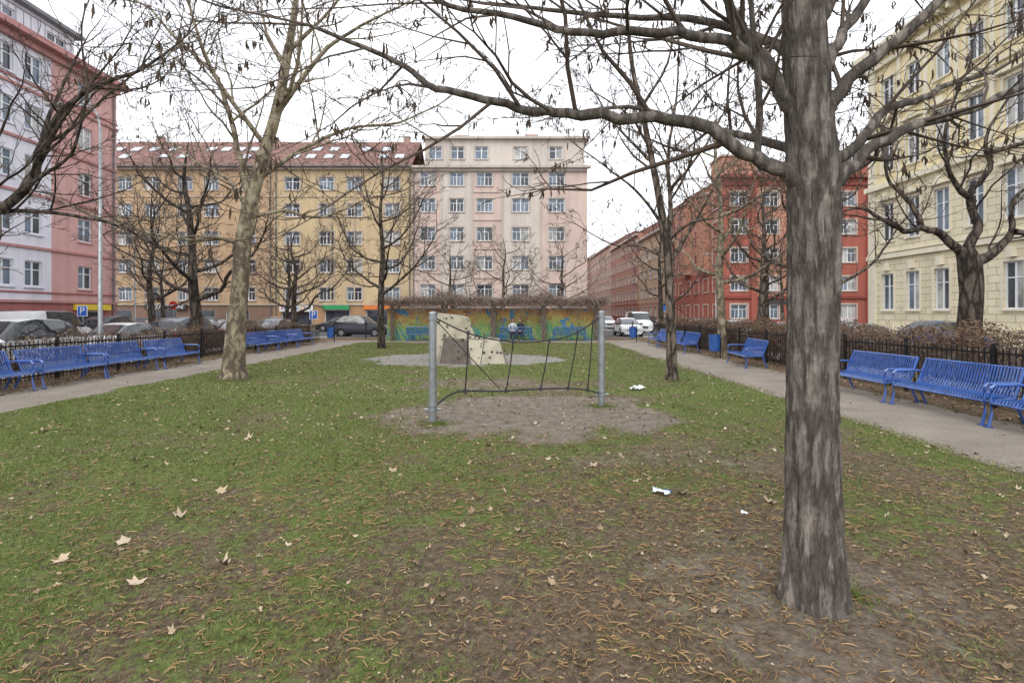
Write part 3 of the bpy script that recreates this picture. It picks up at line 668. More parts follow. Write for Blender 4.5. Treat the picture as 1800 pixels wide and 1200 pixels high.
# ------------------------------------------------------------ hedges & fences
m,nt,b=newmat('hedge_leaves'); a=attr(nt,'rnd')
nt.links.new(ramp(nt,a,[(0,(.05,.032,.024)),(.4,(.15,.085,.055)),(.8,(.27,.165,.105)),(1,(.2,.17,.07))]),b.inputs['Base Color']); b.inputs['Roughness'].default_value=.85
M_hl=m
def scatter_quads(C,size,rnd):
    n=len(C); a=rs.normal(size=(n,3)); a/=np.linalg.norm(a,axis=1)[:,None]; q=rs.normal(size=(n,3)); c=np.cross(a,q); c/=np.linalg.norm(c,axis=1)[:,None]
    s=size[:,None]
    V=np.stack([C-a*s,C-c*s*.55,C+a*s,C+c*s*.55],1).reshape(-1,3); F=np.arange(4*n).reshape(n,4)
    return V,F,{'rnd':np.repeat(rnd,4)}
M_hst=simple('hedge_stems',(.15,.105,.08),.9,0,.3,8)
def hedge(X,Y0,Y1,h,n,th=.45,st=70):
    e=empty('hedge')
    y=rs.uniform(Y0,Y1,n); top=h+.1*np.sin(y*1.3)+.07*np.sin(y*4.1+1)+rs.normal(size=n)*.04
    z=.12+(top-.12)*rs.beta(2.2,1.1,n); x=X+rs.normal(size=n)*th*.42*(.5+.6*z/h)
    C=np.stack([x,y,z],1); V,F,A=scatter_quads(C,rs.uniform(.016,.038,n),rs.uniform(0,1,n)); mesh_np('leaves',V,F,[M_hl],A,parent=e)
    mb=MB(); r=random.Random(int(abs(X)*10))
    for i in range(int((Y1-Y0)*st)):
        yy=r.uniform(Y0,Y1); xx=X+r.gauss(0,.12); q=Vector((xx,yy,0)); d=Vector((r.gauss(0,.25),r.gauss(0,.35),1))
        pts=[q.copy()]; L=h*r.uniform(.7,1.2)
        for k in range(4):
            q=q+d.normalized()*L/4; d+=Vector((r.gauss(0,.25),r.gauss(0,.35),0)); pts.append(q.copy())
        mb.tube(pts,[.008,.006,.005,.005,.004],3,0,False)
    mb.obj('stems',[M_hst],e)
hedge(-12.5,1,33.6,1.14,23000,.4,45); hedge(9.3,1,33.6,1.42,60000)
def fence(X,Y0,Y1,h=1.12,axis='y',name='metal_fence'):
    mb=MB()
    def bx_(a0,a1,t,z0,z1):
        if axis=='y': mb.box((X-t,a0,z0),(X+t,a1,z1))
        else: mb.box((a0,X-t,z0),(a1,X+t,z1))
    bx_(Y0,Y1,.014,.16,.2); bx_(Y0,Y1,.014,h-.12,h-.08)
    k=Y0
    while k<Y1: bx_(k,k+.016,.008,.08,h); k+=.125
    k=Y0
    while k<=Y1: bx_(k-.03,k+.03,.032,0,h+.08); k+=2.2
    mb.obj(name,[M_black])
fence(-11.95,1,33.6,1.05); fence(8.75,1,33.6)
fence(35.9,-11.9,-8.3,axis='x'); fence(35.9,5.8,8.7,axis='x')
# ------------------------------------------------------------ benches
def bench(name,loc,rz,L=1.95):
    mb=MB(); prof=[(-.30,.385),(-.27,.43),(-.1,.425),(.1,.41),(.2,.43),(.26,.54),(.31,.72),(.35,.87),(.38,.885)]
    n=int(L/.058)
    for i in range(n+1):
        yy=-L/2+.03+i*(L-.06)/n
        for k in range(len(prof)-1):
            a,c_=prof[k],prof[k+1]
            dx,dz=c_[0]-a[0],c_[1]-a[1]; l=math.hypot(dx,dz); nx_,nz_=-dz/l*.005,dx/l*.005; w=.0145
            p=[(a[0]+nx_,yy-w,a[1]+nz_),(a[0]+nx_,yy+w,a[1]+nz_),(c_[0]+nx_,yy+w,c_[1]+nz_),(c_[0]+nx_,yy-w,c_[1]+nz_)]
            q=[(x-2*nx_,y_,z-2*nz_) for x,y_,z in p]
            mb.face(p);mb.face(q);mb.face([p[1],p[2],q[2],q[1]]);mb.face([p[0],p[3],q[3],q[0]])
    for x,z in ((-.3,.385),(.2,.425),(.37,.885),(-.05,.40)):
        mb.tube([(x,-L/2,z-.012),(x,L/2,z-.012)],.018,6)
    for yy in (-L/2,L/2):
        s=.022
        mb.tube([(-.33,yy,0),(-.28,yy,.2),(-.3,yy,.4),(-.3,yy,.6),(-.24,yy,.645),(.1,yy,.65),(.28,yy,.64)],s,6)
        mb.tube([(.36,yy,0),(.26,yy,.2),(.2,yy,.42),(.28,yy,.64),(.37,yy,.88)],s,6)
        mb.tube([(-.3,yy,.375),(.2,yy,.405)],.02,6)
        for x in (-.33,.36): mb.box((x-.05,yy-.04,-.0),(x+.05,yy+.04,.012))
    o=mb.obj(name,[M_blue]); o.location=loc; o.rotation_euler=(0,0,rz); return o
rj=random.Random(2)
for yy in (17.9,15.72,13.54,11.36,9.18): bench('park_bench',(-11.25+rj.uniform(-.05,.05),yy,0),math.pi+rj.uniform(-.03,.03))
for yy in (24.4,26.6,28.8): bench('park_bench',(-11.3,yy,0),math.pi+rj.uniform(-.03,.03))
for yy in (11.6,9.45,7.3): bench('park_bench',(7.62+rj.uniform(-.05,.05),yy,0),rj.uniform(-.03,.03))
bench('park_bench',(7.75,17.9,0),rad(-6))
for yy in (24.2,26.4,28.6): bench('park_bench',(7.75,yy,0),rj.uniform(-.03,.03))
for xx in (-5.6,.25,3.6): bench('park_bench',(xx,34.05,0),rad(-90))
def bin_(loc):
    mb=MB(); mb.tube([(0,0,.25),(0,0,.28),(0,0,.85),(0,0,.88)],[.17,.2,.22,.23],16); mb.tube([(0,0,.84),(0,0,.9)],[.24,.24],16)
    mb.tube([(.22,.0,0),(.22,0,1.0)],.025,8,1); mb.tube([(0,0,.9),(0,0,.94)],[.16,.15],16,1); mb.box((.15,-.06,.35),(.24,.06,.75),1)
    o=mb.obj('litter_bin',[M_blue,M_black]); o.location=loc
bin_((7.95,21.2,0)); bin_((7.3,32.6,0)); bin_((-10.9,32.5,0))
# ------------------------------------------------------------ rope net between posts
rp=empty('rope_climbing_frame')
A=Vector((-1.27,8.65,0)); B=Vector((1.69,10.2,0))
mb=MB()
for P,zt in ((A,1.74),(B,1.76)):
    mb.tube([P+Vector((0,0,-.1)),P+Vector((0,0,zt))],.062,20); mb.tube([P+Vector((0,0,zt)),P+Vector((0,0,zt+.02)),P+Vector((0,0,zt+.035))],[.067,.06,.02],20)
    for z in (zt-.1,.26,.18): mb.tube([P+Vector((0,0,z)),P+Vector((0,0,z+.045))],.074,20)
    mb.tube([P+Vector((-.13,-.02,.21)),P+Vector((.13,.02,.21))],.02,8)
mb.obj('posts',[M_steel],rp,False)
mb=MB()
def AB(t,z): 
    p=A.lerp(B,t); return (p.x,p.y,z)
top=smooth([AB(.02,1.66),AB(.18,1.42),AB(.38,1.27),AB(.58,1.24),AB(.78,1.33),AB(.9,1.5),AB(.98,1.66)],4)
bot=smooth([AB(.02,.28),AB(.13,.46),AB(.35,.42),AB(.55,.41),AB(.76,.38),AB(.9,.32),AB(.98,.24)],4)
mb.tube(top,.013,6); mb.tube(bot,.015,6)
def atx(path,t):
    q=[p for p in path]; f=t*(len(q)-1); i=min(int(f),len(q)-2); return q[i].lerp(q[i+1],f-i)
for t0,t1 in ((.17,.2),(.38,.37),(.56,.54),(.74,.68),(.9,.84)):
    a_,c_=atx(top,t0),atx(bot,t1); mb.tube([a_,a_.lerp(c_,.5)+Vector((.01,0,0)),c_],.011,6)
    for q in (a_,c_): mb.tube([q+Vector((0,0,-.035)),q+Vector((0,0,.035))],.025,8)
mb.tube([AB(.02,1.62),AB(.2,1.0),AB(.36,.45)],.008,5)
mb.obj('ropes',[M_rope],rp,True)
# ------------------------------------------------------------ climbing boulder
import bmesh
def hull(name,pts,mats,mfn,parent,bev=.025):
    bm=bmesh.new()
    for p in pts: bm.verts.new(p)
    bmesh.ops.convex_hull(bm,input=bm.verts[:])
    bmesh.ops.dissolve_limit(bm,angle_limit=rad(2),verts=bm.verts[:],edges=bm.edges[:])
    bm.normal_update()
    for i,f in enumerate(bm.faces): f.material_index=mfn(f)
    bmesh.ops.bevel(bm,geom=bm.edges[:],offset=bev,segments=2,affect='EDGES')
    me=bpy.data.meshes.new(name); bm.to_mesh(me)
    for x in mats: me.materials.append(x)
    fs=[(f.calc_center_median().copy(),f.normal.copy(),f.calc_area(),[v.co.copy() for v in f.verts]) for f in bm.faces if f.calc_area()>.15]
    bm.free(); o=bpy.data.objects.new(name,me); COL.objects.link(o); o.parent=parent; return fs
cb=empty('climbing_boulder')
K1=simple('grp_panel_cream',(.46,.42,.32),.8,0,.2,2.5,.3); K2=simple('grp_panel_grey',(.13,.11,.09),.85,0,.3,3,.4)
fs=hull('lower_block',[(-2.55,18.7,-.05),(-1.35,17.9,-.05),(-.18,18.5,-.05),(-.25,19.7,-.05),(-2.3,19.9,-.05),(-2.4,18.95,.9),(-1.5,18.35,.84),(-.42,18.75,.88),(-.5,19.5,.86),(-2.2,19.7,.9)],[K1,K2],lambda f:1 if (f.normal.x<-.15 and f.normal.z<.8) else 0,cb)
fs+=hull('upper_block',[(-2.78,19.0,-.05),(-1.6,19.3,-.05),(-1.4,20.2,-.05),(-2.6,20.5,-.05),(-2.74,19.1,.95),(-2.66,19.2,1.76),(-1.72,19.0,1.66),(-1.3,19.2,.9),(-1.6,19.9,1.6),(-2.5,20.2,1.7)],[K1,K2],lambda f:1 if (f.normal.x<-.5 or f.normal.x>.9) else 0,cb)
mb=MB()
for q in ([(-2.47,18.62,0),(-1.39,17.85,.0)],[(-1.36,17.87,0),(-1.51,18.31,.85)],[(-.19,18.46,0),(-.43,18.72,.88)],[(-2.41,18.92,.91),(-1.51,18.32,.86),(-.42,18.72,.89)],[(-1.05,18.05,0),(-.95,18.52,.87)],[(-2.2,19.1,1.73),(-2.0,19.02,.9)]):
    mb.tube(q,.014,5,0)
r=random.Random(4)
for c0,nn,ar,vs in fs:
    if nn.z<-.5: continue
    for _ in range(int(3+ar*9)):
        w=[r.random() for _ in vs]; s=sum(w); p=Vector((0,0,0))
        for wi,vv in zip(w,vs): p+=vv*(wi/s)
        p=c0+(p-c0)*1.5
        sz=r.uniform(.025,.06); mb.tube([p-nn*.01,p+nn*sz*.4,p+nn*sz*.8],[sz,sz*.85,sz*.35],7,r.choice([0,0,1]))
mb.obj('holds',[K2,M_soilrim],cb)
# ------------------------------------------------------------ mural wall + pergola
m,nt,b=newmat('mural_paint'); o=coords(nt)
sx=nt.nodes.new('ShaderNodeSeparateXYZ'); nt.links.new(o,sx.inputs[0]); zz=mth(nt,'DIVIDE',sx.outputs[2],2.0)
big=nz(nt,coords(nt,'Object',(.5,1,.4)),1.2,3,.5,1.0)
zf=mth(nt,'ADD',zz,mth(nt,'MULTIPLY',mth(nt,'SUBTRACT',big,.5),.8))
skyc=ramp(nt,zf,[(.0,(.03,.12,.3)),(.22,(.05,.26,.33)),(.42,(.12,.3,.16)),(.6,(.5,.43,.13)),(.8,(.58,.33,.12)),(1.0,(.45,.19,.09))])
shx=mth(nt,'ADD',sx.outputs[0],mth(nt,'MULTIPLY',sx.outputs[2],.45)); cxx=nt.nodes.new('ShaderNodeCombineXYZ'); nt.links.new(mth(nt,'MULTIPLY',shx,5),cxx.inputs[0]); nt.links.new(mth(nt,'MULTIPLY',sx.outputs[2],.5),cxx.inputs[2])
st=nz(nt,cxx.outputs[0],1.5,5,.6,1.0)
bl=ramp(nt,st,[(.38,(.03,.2,.08)),(.5,(.12,.33,.1)),(.6,(.5,.46,.13))])
bm_=mth(nt,'MULTIPLY',ramp(nt,st,[(.45,0),(.48,1),(.58,1),(.61,0)]),ramp(nt,zz,[(.4,1),(1.0,.1)]))
c=mix(nt,bm_,skyc,bl)
sw=nz(nt,coords(nt,'Object',(1,1,1)),1.5,2,.5,2.2); sm=ramp(nt,sw,[(.49,0),(.5,1),(.53,1),(.54,0)])
c=mix(nt,mth(nt,'MULTIPLY',sm,ramp(nt,zz,[(.35,0),(.55,1)])),c,(.4,.09,.05))
s2=nz(nt,coords(nt,'Object',(1.2,1,1)),.9,2,.5,1.5); sm2=ramp(nt,s2,[(.62,0),(.635,1)])
c=mix(nt,sm2,c,(.08,.24,.4))
c=mix(nt,.6,c,ramp(nt,nz(nt,o,8,5),[(.3,.6),(.6,1)]),'MULTIPLY')
nt.links.new(c,b.inputs['Base Color']); b.inputs['Roughness'].default_value=.75
mb=MB()
for x0,x1,dy in ((-8.0,-1.35,0),(-1.05,1.9,.25),(2.15,5.7,0)):
    mb.box((x0,34.62+dy,-.05),(x1,34.86+dy,1.98)); mb.box((x0-.04,34.58+dy,1.98),(x1+.04,34.9+dy,2.06),1)
for x in (-1.2,2.02): mb.box((x-.16,34.5,-.05),(x+.16,34.95,2.1),1)
mb.obj('mural_wall',[m,M_conc])
M_wood=simple('weathered_wood',(.13,.1,.075),.9,0,.3,5,.3)
mb=MB()
for x in (-7.6,-4.4,-1.2,2.02,5.3):
    for y in (34.25,36.2): mb.box((x-.1,y-.1,-.05),(x+.1,y+.1,2.35))
for y in (34.25,36.2): mb.box((-8.2,y-.06,2.35),(5.9,y+.06,2.5))
for i in range(24): x=-8+i*.6; mb.box((x-.04,33.95,2.502),(x+.04,36.5,2.6))
mb.obj('pergola',[M_wood])
vn=empty('climbing_vine'); mb=MB(); r=random.Random(9)
M_vine=simple('vine_stems',(.24,.185,.15),.9,0,.4,5)
def vtop(x): return 2.68+.2*math.sin(x*1.1)+.14*math.sin(x*2.9+1)+.08*math.sin(x*7)
for i in range(3000):
    x=r.uniform(-8.3,6.0); y=33.9+2.5*r.random()**1.5; z=r.uniform(2.35,vtop(x)+.12); q=Vector((x,y,z)); d=Vector((r.gauss(0,1),r.gauss(0,.6),r.gauss(.15,.5))); pts=[q.copy()]; L=r.uniform(.3,1.3)
    dr=r.uniform(-.05,-.5)
    for k in range(5):
        q=q+d.normalized()*L/5; d+=Vector((r.gauss(0,.35),r.gauss(0,.3),dr)); 
        if q.y>34.1: q.z=max(q.z,2.2)
        pts.append(q.copy())
    mb.tube(pts,[.013,.011,.01,.009,.007,.005],3,0,False)
for i in range(1100):
    x=r.uniform(-8.3,6.0); q=Vector((x,33.9+r.gauss(0,.12),r.uniform(2.2,2.7))); L=r.uniform(.15,.8)*max(.15,(.6+.6*math.sin(x*1.9)+.3*math.sin(x*5))); pts=[q.copy()]
    for k in range(4): q=q+Vector((r.gauss(0,.06),r.gauss(0,.03),-L/4)); pts.append(q.copy())
    mb.tube(pts,[.01,.009,.008,.007,.005],3,0,False)
for x in (-7.6,-4.4,-1.2,2.02,5.3):
    for k in range(3):
        mb.tube([(x+.12*math.cos(k*2+z*3),34.25+.13*math.sin(k*2+z*3),z) for z in np.arange(0,2.5,.2)],.022,5)
mb.obj('vine_stems',[M_vine],vn)
n=11000; xx_=rs.uniform(-8.4,6.1,n); tp=2.68+.2*np.sin(xx_*1.1)+.14*np.sin(xx_*2.9+1)
C=np.stack([xx_,33.8+2.7*rs.beta(.7,1.2,n),2.2+(tp-2.1)*rs.beta(1.6,1.3,n)],1)
V,F,At=scatter_quads(C,rs.uniform(.02,.045,n),rs.uniform(.1,.85,n)); mesh_np('dry_leaves',V,F,[M_hl],At,parent=vn)
# ------------------------------------------------------------ people
M_skin=simple('skin',(.5,.3,.22),.55,0,.05); M_jw=simple('jacket_white',(.62,.63,.66),.85,0,.1,8); M_jk=simple('jacket_dark',(.03,.032,.04),.85,0,.2,8); M_jean=simple('trousers_dark',(.025,.03,.05),.9,0,.2,8); M_hair=simple('hair_dark',(.03,.02,.015),.7,0,.3,30); M_shoe=simple('shoes',(.3,.3,.3),.6)
def person(loc,rz,jacket,turn=0,lap=.0):
    root=empty('seated_person',loc,rz)
    J=[(0,.06,.52),(0,.10,.72),(0,.11,.92),(0,.09,1.06),(0,.07,1.13),(0,.055,1.19)]
    R_=[.135,.125,.145,.11,.055,.052]; E=[(0,1),(1,2),(2,3),(3,4),(4,5)]
    def ad(p,r,par): J.append(p);R_.append(r);E.append((par,len(J)-1)); return len(J)-1
    for s in (-1,1):
        a=ad((s*.1,.0,.5),.1,0); a=ad((s*.13,-.22,.52),.085,a); a=ad((s*.12,-.42,.53),.065,a); a=ad((s*.12,-.46,.3),.058,a); a=ad((s*.12,-.44,.1),.042,a); a=ad((s*.125,-.5,.05),.045,a); ad((s*.14,-.64,.035),.035,a)
        a=ad((s*.17,.09,1.02),.07,3); a=ad((s*.22,.06,.88),.058,a); a=ad((s*.245,.03,.75),.05,a); a=ad((s*.17,-.14,.67),.042,a); a=ad((s*(.08+lap),-.25,.645),.032,a)
    me=bpy.data.meshes.new('body'); me.from_pydata(J,E,[]); o=bpy.data.objects.new('body',me); COL.objects.link(o)
    sk=o.modifiers.new('s','SKIN'); 
    for i,v in enumerate(me.skin_vertices[0].data): v.radius=(R_[i],R_[i]*(.78 if i<4 else 1)); v.use_root=(i==0)
    ss=o.modifiers.new('u','SUBSURF'); ss.levels=2; ss.render_levels=2
    dg=bpy.context.evaluated_depsgraph_get(); ev=o.evaluated_get(dg); m2=bpy.data.meshes.new_from_object(ev)
    bpy.data.objects.remove(o); o=bpy.data.objects.new('body',m2); COL.objects.link(o); o.parent=root
    m2.materials.clear()
    for x in (jacket,M_jean,M_shoe,M_skin): m2.materials.append(x)
    for p in m2.polygons:
        c=p.center; p.use_smooth=True
        if c.z<.1: k=2
        elif c.z<.55 and (c.y<.0 or c.z<.47) or (c.y<-.3 and c.z<.6) : k=1
        elif c.z>1.13: k=3
        elif c.z<.6 and c.y<-.05: k=1
        else: k=0
        p.material_index=k
    mb=MB()
    for s in (-1,1):
        w=Vector((s*(.08+lap),-.25,.645)); d=Vector((-s*.5,-.8,-.15)).normalized(); sd=d.cross(Vector((0,0,1))).normalized()
        mb.tube([w-d*.02,w+d*.03,w+d*.075],[.024,.032,.03],8,0)
        for k,fl in enumerate((.055,.068,.072,.062)):
            b0=w+d*.07+sd*(-.026+.0175*k); mb.tube([b0,b0+d*fl*.5+Vector((0,0,-.006)),b0+d*fl*.85+Vector((0,0,-.03))],[.0095,.009,.006],6,0)
        b0=w+d*.02+sd*(.03*s); mb.tube([b0,b0+sd*.02*s+d*.03,b0+sd*.02*s+d*.055+Vector((0,0,-.01))],[.011,.01,.007],6,0)
    mb.obj('hands',[M_skin],root,True)
    hd=empty('head_pivot',(0,.045,1.29),turn); hd.parent=root
    bm=bmesh.new(); bmesh.ops.create_uvsphere(bm,u_segments=20,v_segments=14,radius=.1)
    for v in bm.verts:
        x,y,z=v.co; v.co=(x*.78,y*.95,z*1.2)
        if z<0: v.co.x*=1-.25*(-z/.1); v.co.y=v.co.y*(1-.1*(-z/.1))-.005
        if y<-.08 and abs(x)<.02 and abs(z+.005)<.025: v.co.y-=.02
    for f in bm.faces: f.smooth=True
    me=bpy.data.meshes.new('head'); bm.to_mesh(me); bm.free(); me.materials.append(M_skin); o=bpy.data.objects.new('head',me); COL.objects.link(o); o.parent=hd
    mb=MB()
    for s in (-1,1):
        mb.tube([(s*.028,-.088,.004),(s*.028,-.094,.004)],[.011,.006],8,0); mb.tube([(s*.076,.0,-.025),(s*.088,.005,.0),(s*.08,.005,.028)],[.01,.013,.009],6,1)
    mb.tube([(-.022,-.086,-.055),(0,-.092,-.056),(.022,-.086,-.055)],[.003,.006,.003],6,2); mb.tube([(0,-.088,.01),(0,-.108,-.022),(0,-.09,-.03)],[.007,.012,.008],6,1)
    mb.obj('face',[M_hair,M_skin,M_red],hd,True)
    bm=bmesh.new(); bmesh.ops.create_uvsphere(bm,u_segments=20,v_segments=14,radius=.11)
    for v in bm.verts:
        x,y,z=v.co; v.co=(x*.82,y*.92+.014,z*1.16+.014)
        if y<-.02 and z<.045: v.co.y=max(v.co.y,-.02)
        if z<-.03 and y>=-.02: v.co.z-=.06
    me=bpy.data.meshes.new('hair'); bm.to_mesh(me); bm.free(); me.materials.append(M_hair); o=bpy.data.objects.new('hair',me); COL.objects.link(o); o.parent=hd
person((.05,33.98,0),0,M_jw,.4,.02); person((.52,33.98,0),rad(-6),M_jk,-.5,.0)
# ------------------------------------------------------------ vehicles
M_tyre=M_rubber; M_rim=simple('wheel_rim',(.4,.4,.42),.35,.8); M_cg=glass('car_glass',(.03,.035,.04),.05)
M_tl=simple('tail_light',(.4,.02,.02),.3); M_hlg=simple('head_light',(.6,.62,.65),.2)
def carpaint(name,c):
    m,nt,b=newmat(name); o=coords(nt); nt.links.new(ramp(nt,nz(nt,o,2,4),[(.3,tuple(x*.85 for x in c)),(.7,c)]),b.inputs['Base Color'])
    b.inputs['Roughness'].default_value=.3; b.inputs['Coat Weight'].default_value=.6; return m
CP=[carpaint('car_white',(.68,.69,.7)),carpaint('car_dark',(.03,.035,.05)),carpaint('car_silver',(.34,.35,.37)),carpaint('car_red',(.3,.03,.03)),carpaint('car_blue',(.04,.08,.2))]
def car(loc,rz,paint,kind='hatch'):
    e=empty('parked_van' if kind=='van' else 'parked_car',(loc[0],loc[1],loc[2]),rz)
    w=.88
    if kind=='van':
        w=.95; S=[(-2.4,.82,.6,.64,.7),(-2.3,.95,.75,.8,.75),(-1.9,1,.98,1.05,.78),(-1.55,1,1.05,1.2,.78),(-.95,1,1.1,1.85,.8),(-.6,1,1.12,1.95,.82),(1.0,1,1.12,1.97,.82),(2.2,1,1.1,1.93,.82),(2.38,.98,1.0,1.5,.82),(2.42,.93,.6,.62,.75)]
    elif kind=='suv':
        S=[(-2.2,.82,.66,.7,.7),(-2.1,.95,.8,.85,.75),(-1.6,1,.96,1.02,.78),(-1.05,1,1.02,1.1,.78),(-.4,1,1.04,1.6,.7),(.2,1,1.05,1.68,.72),(1.2,1,1.06,1.64,.72),(1.85,.99,1.06,1.45,.7),(2.12,.96,1.0,1.08,.75),(2.2,.9,.6,.62,.75)]
    else:
        S=[(-2.12,.82,.55,.6,.7),(-2.02,.95,.68,.73,.75),(-1.5,1,.84,.9,.78),(-.98,1,.9,.98,.78),(-.3,1,.93,1.38,.66),(.25,1,.94,1.46,.68),(1.1,1,.95,1.42,.68),(1.7,.99,.96,1.2,.66),(2.05,.96,.9,.97,.72),(2.12,.9,.55,.58,.75)]
    mb=MB(); rows=[]
    for x,f,s,t,c in S:
        W_=w*f; half=[(.86*W_,.2),(W_,.36),(W_*1.0,.6 if s>.62 else s-.05),(W_*.965,s),(w*c*f,t),(w*c*f*.5,t+.02)]
        sec=[(-y_,z_) for y_,z_ in half]+[(0,t+.028)]+[(y_,z_) for y_,z_ in reversed(half)]
        rows.append([mb.add((x,y_,z_)) for y_,z_ in sec])
    n=len(rows[0])
    cab=[i for i,q in enumerate(S) if q[3]-q[2]>.3]; c0,c1=cab[0],cab[-1]
    for i in range(len(rows)-1):
        for k in range(n-1):
            mt=0
            side=k in (3,n-5); topf=4<=k<=n-6
            if side and (c0-1<=i<=c1) : mt=1
            if kind=='van' and side and i>c0+1: mt=0
            if topf and i==c0-1: mt=1
            if topf and i==c1: mt=1
            if k in(0,n-2): mt=2
            mb.f.append((rows[i][k],rows[i][k+1],rows[i+1][k+1],rows[i+1][k])); mb.m.append(mt)
    for r_ in (rows[0],rows[-1]): mb.f.append(list(r_)); mb.m.append(0)
    o=mb.obj('body',[paint,M_cg,M_rubber],e,True); bv=o.modifiers.new('b','BEVEL'); bv.width=.02; bv.segments=2; bv.limit_method='ANGLE'; bv.angle_limit=rad(25)
    mb=MB(); wb=1.3 if kind!='van' else 1.5
    for x in (-wb,wb):
        for s in (-1,1):
            mb.tube([(x,s*(w+.004),.33),(x,s*(w-.1),.33)],.385,20,3)
            mb.tube([(x,s*(w-.17),.32),(x,s*(w+.0),.32),(x,s*(w+.018),.32)],[.32,.32,.3],20,0)
            mb.tube([(x,s*(w+.012),.32),(x,s*(w+.026),.32)],[.2,.18],12,1)
    xf,xr=S[1][0],S[-2][0]; zf=S[1][2]-.06; zr=S[-2][2]-.14
    for s in (-1,1):
        mb.box((xf-.06,s*.55-.14,zf-.08),(xf+.1,s*.55+.14,zf+.05),4); mb.box((xr-.1,s*.66-.1,zr-.08),(xr+.05,s*.66+.1,zr+.12),2)
        mb.box((S[3][0]+.35,s*(w+.02)-.0 if s>0 else -(w+.17),S[3][2]+.02),(S[3][0]+.5,s*(w+.17) if s>0 else -(w+.02),S[3][2]+.15),3)
    mb.box((xf-.125,-.35,.42),(xf-.08,.35,.6),3); mb.box((xf-.135,-.26,.33),(xf-.11,.26,.42),5); mb.box((xr+.06,-.26,.5),(xr+.1,.26,.6),5)
    mb.obj('wheels_and_trim',[M_tyre,M_rim,M_tl,M_black,M_hlg,M_white],e)
z=-.125
car((-16.0,12.4,z),rad(90),CP[0]); car((-16.0,17.2,z),rad(90),CP[0],'suv'); car((-16.0,22.0,z),rad(90),CP[0]); car((-16.0,26.8,z),rad(-90),CP[1],'suv'); car((-16.0,31.4,z),rad(90),CP[3]); car((-16.0,36.2,z),rad(90),CP[2]); car((-16.0,7.6,z),rad(90),CP[2])
car((-25.8,20,z),rad(-90),CP[0]); car((-25.8,25,z),rad(-90),CP[2],'suv'); car((-25.8,30,z),rad(-90),CP[0],'van'); car((-25.8,35.2,z),rad(-90),CP[1],'suv')
car((-11.9,42.6,z),rad(180),CP[1],'suv'); car((-19,42.4,z),0,CP[4]); car((-24.5,54.6,z),0,CP[0]); car((-31,54.6,z),0,CP[2]); car((-17.5,54.6,z),0,CP[1]); car((-37.5,54.6,z),0,CP[3])
car((9.5,44.5,z),rad(90),CP[0]); car((12.4,53,z),rad(90),CP[0],'van'); car((13.0,31,z),rad(90),CP[0]); car((13.0,36.5,z),rad(90),CP[2]); car((13,20,z),rad(90),CP[1]); car((13.0,25.5,z),rad(90),CP[3])
car((11.6,66,z),rad(90),CP[0]); car((11.6,72,z),rad(90),CP[2]); car((20,70,z),rad(90),CP[0]); car((20,78,z),rad(90),CP[1]); car((21.5,16,z),rad(90),CP[2]); car((21.5,27,z),rad(90),CP[4]); car((21.5,35,z),rad(90),CP[0])
# ------------------------------------------------------------ street lamps, signs
def lamp(x,y,h,arm=1.4,r=.09):
    mb=MB(); mb.tube([(0,0,-.1),(0,0,1.0),(0,0,1.05),(0,0,h-.8)],[r*1.35,r*1.3,r,r*.6],14)
    mb.tube(smooth([(0,0,h-.8),(-arm*.12,0,h-.2),(-arm*.5,0,h),(-arm,0,h+.03)],4),r*.5,8)
    mb.tube([(-arm+.1,0,h+.03),(-arm-.15,0,h+.03),(-arm-.5,0,h+.02)],[.07,.13,.06],10,1); mb.box((-.02,-.14,.6),(.02,-.12,.9),1)
    o=mb.obj('street_lamp',[M_steel,M_conc],None,True); o.location=(x,y,0)
lamp(-14.4,18.9,9.0,1.4,.075); lamp(-27.9,40.0,8.3,.6,.06); lamp(22.8,41,8.5); lamp(21.9,58,8,.8)
def sign(x,y,h,kind):
    e=empty('parking_sign' if kind=='P' else 'traffic_sign',(x,y,0)); mb=MB(); mb.tube([(0,0,0),(0,0,h)],.03,8); mb.obj('pole',[M_steel],e)
    mb=MB()
    if kind=='P':
        mb.box((-.3,-.06,h-.65),(.3,-.035,h-.02),0); mb.box((-.26,-.066,h-.61),(.26,-.061,h-.06),1); mb.obj('plate',[M_sgw,M_sblue],e); text('P',(0,-.075,h-.34),(rad(90),0,0),.6,M_sgw,e,'letter')
    else:
        mb.tube([(0,-.06,h-.3),(0,-.035,h-.3)],.3,24,0); mb.box((-.2,-.068,h-.35),(.2,-.064,h-.25),1); mb.obj('plate',[M_red,M_sgw],e)
sign(-25.4,32,2.2,'P'); sign(-14.6,39.8,1.95,'P'); sign(-24.3,38.8,2.6,'T'); sign(11.3,39.5,2.5,'P'); sign(21.8,57.0,2.6,'T')
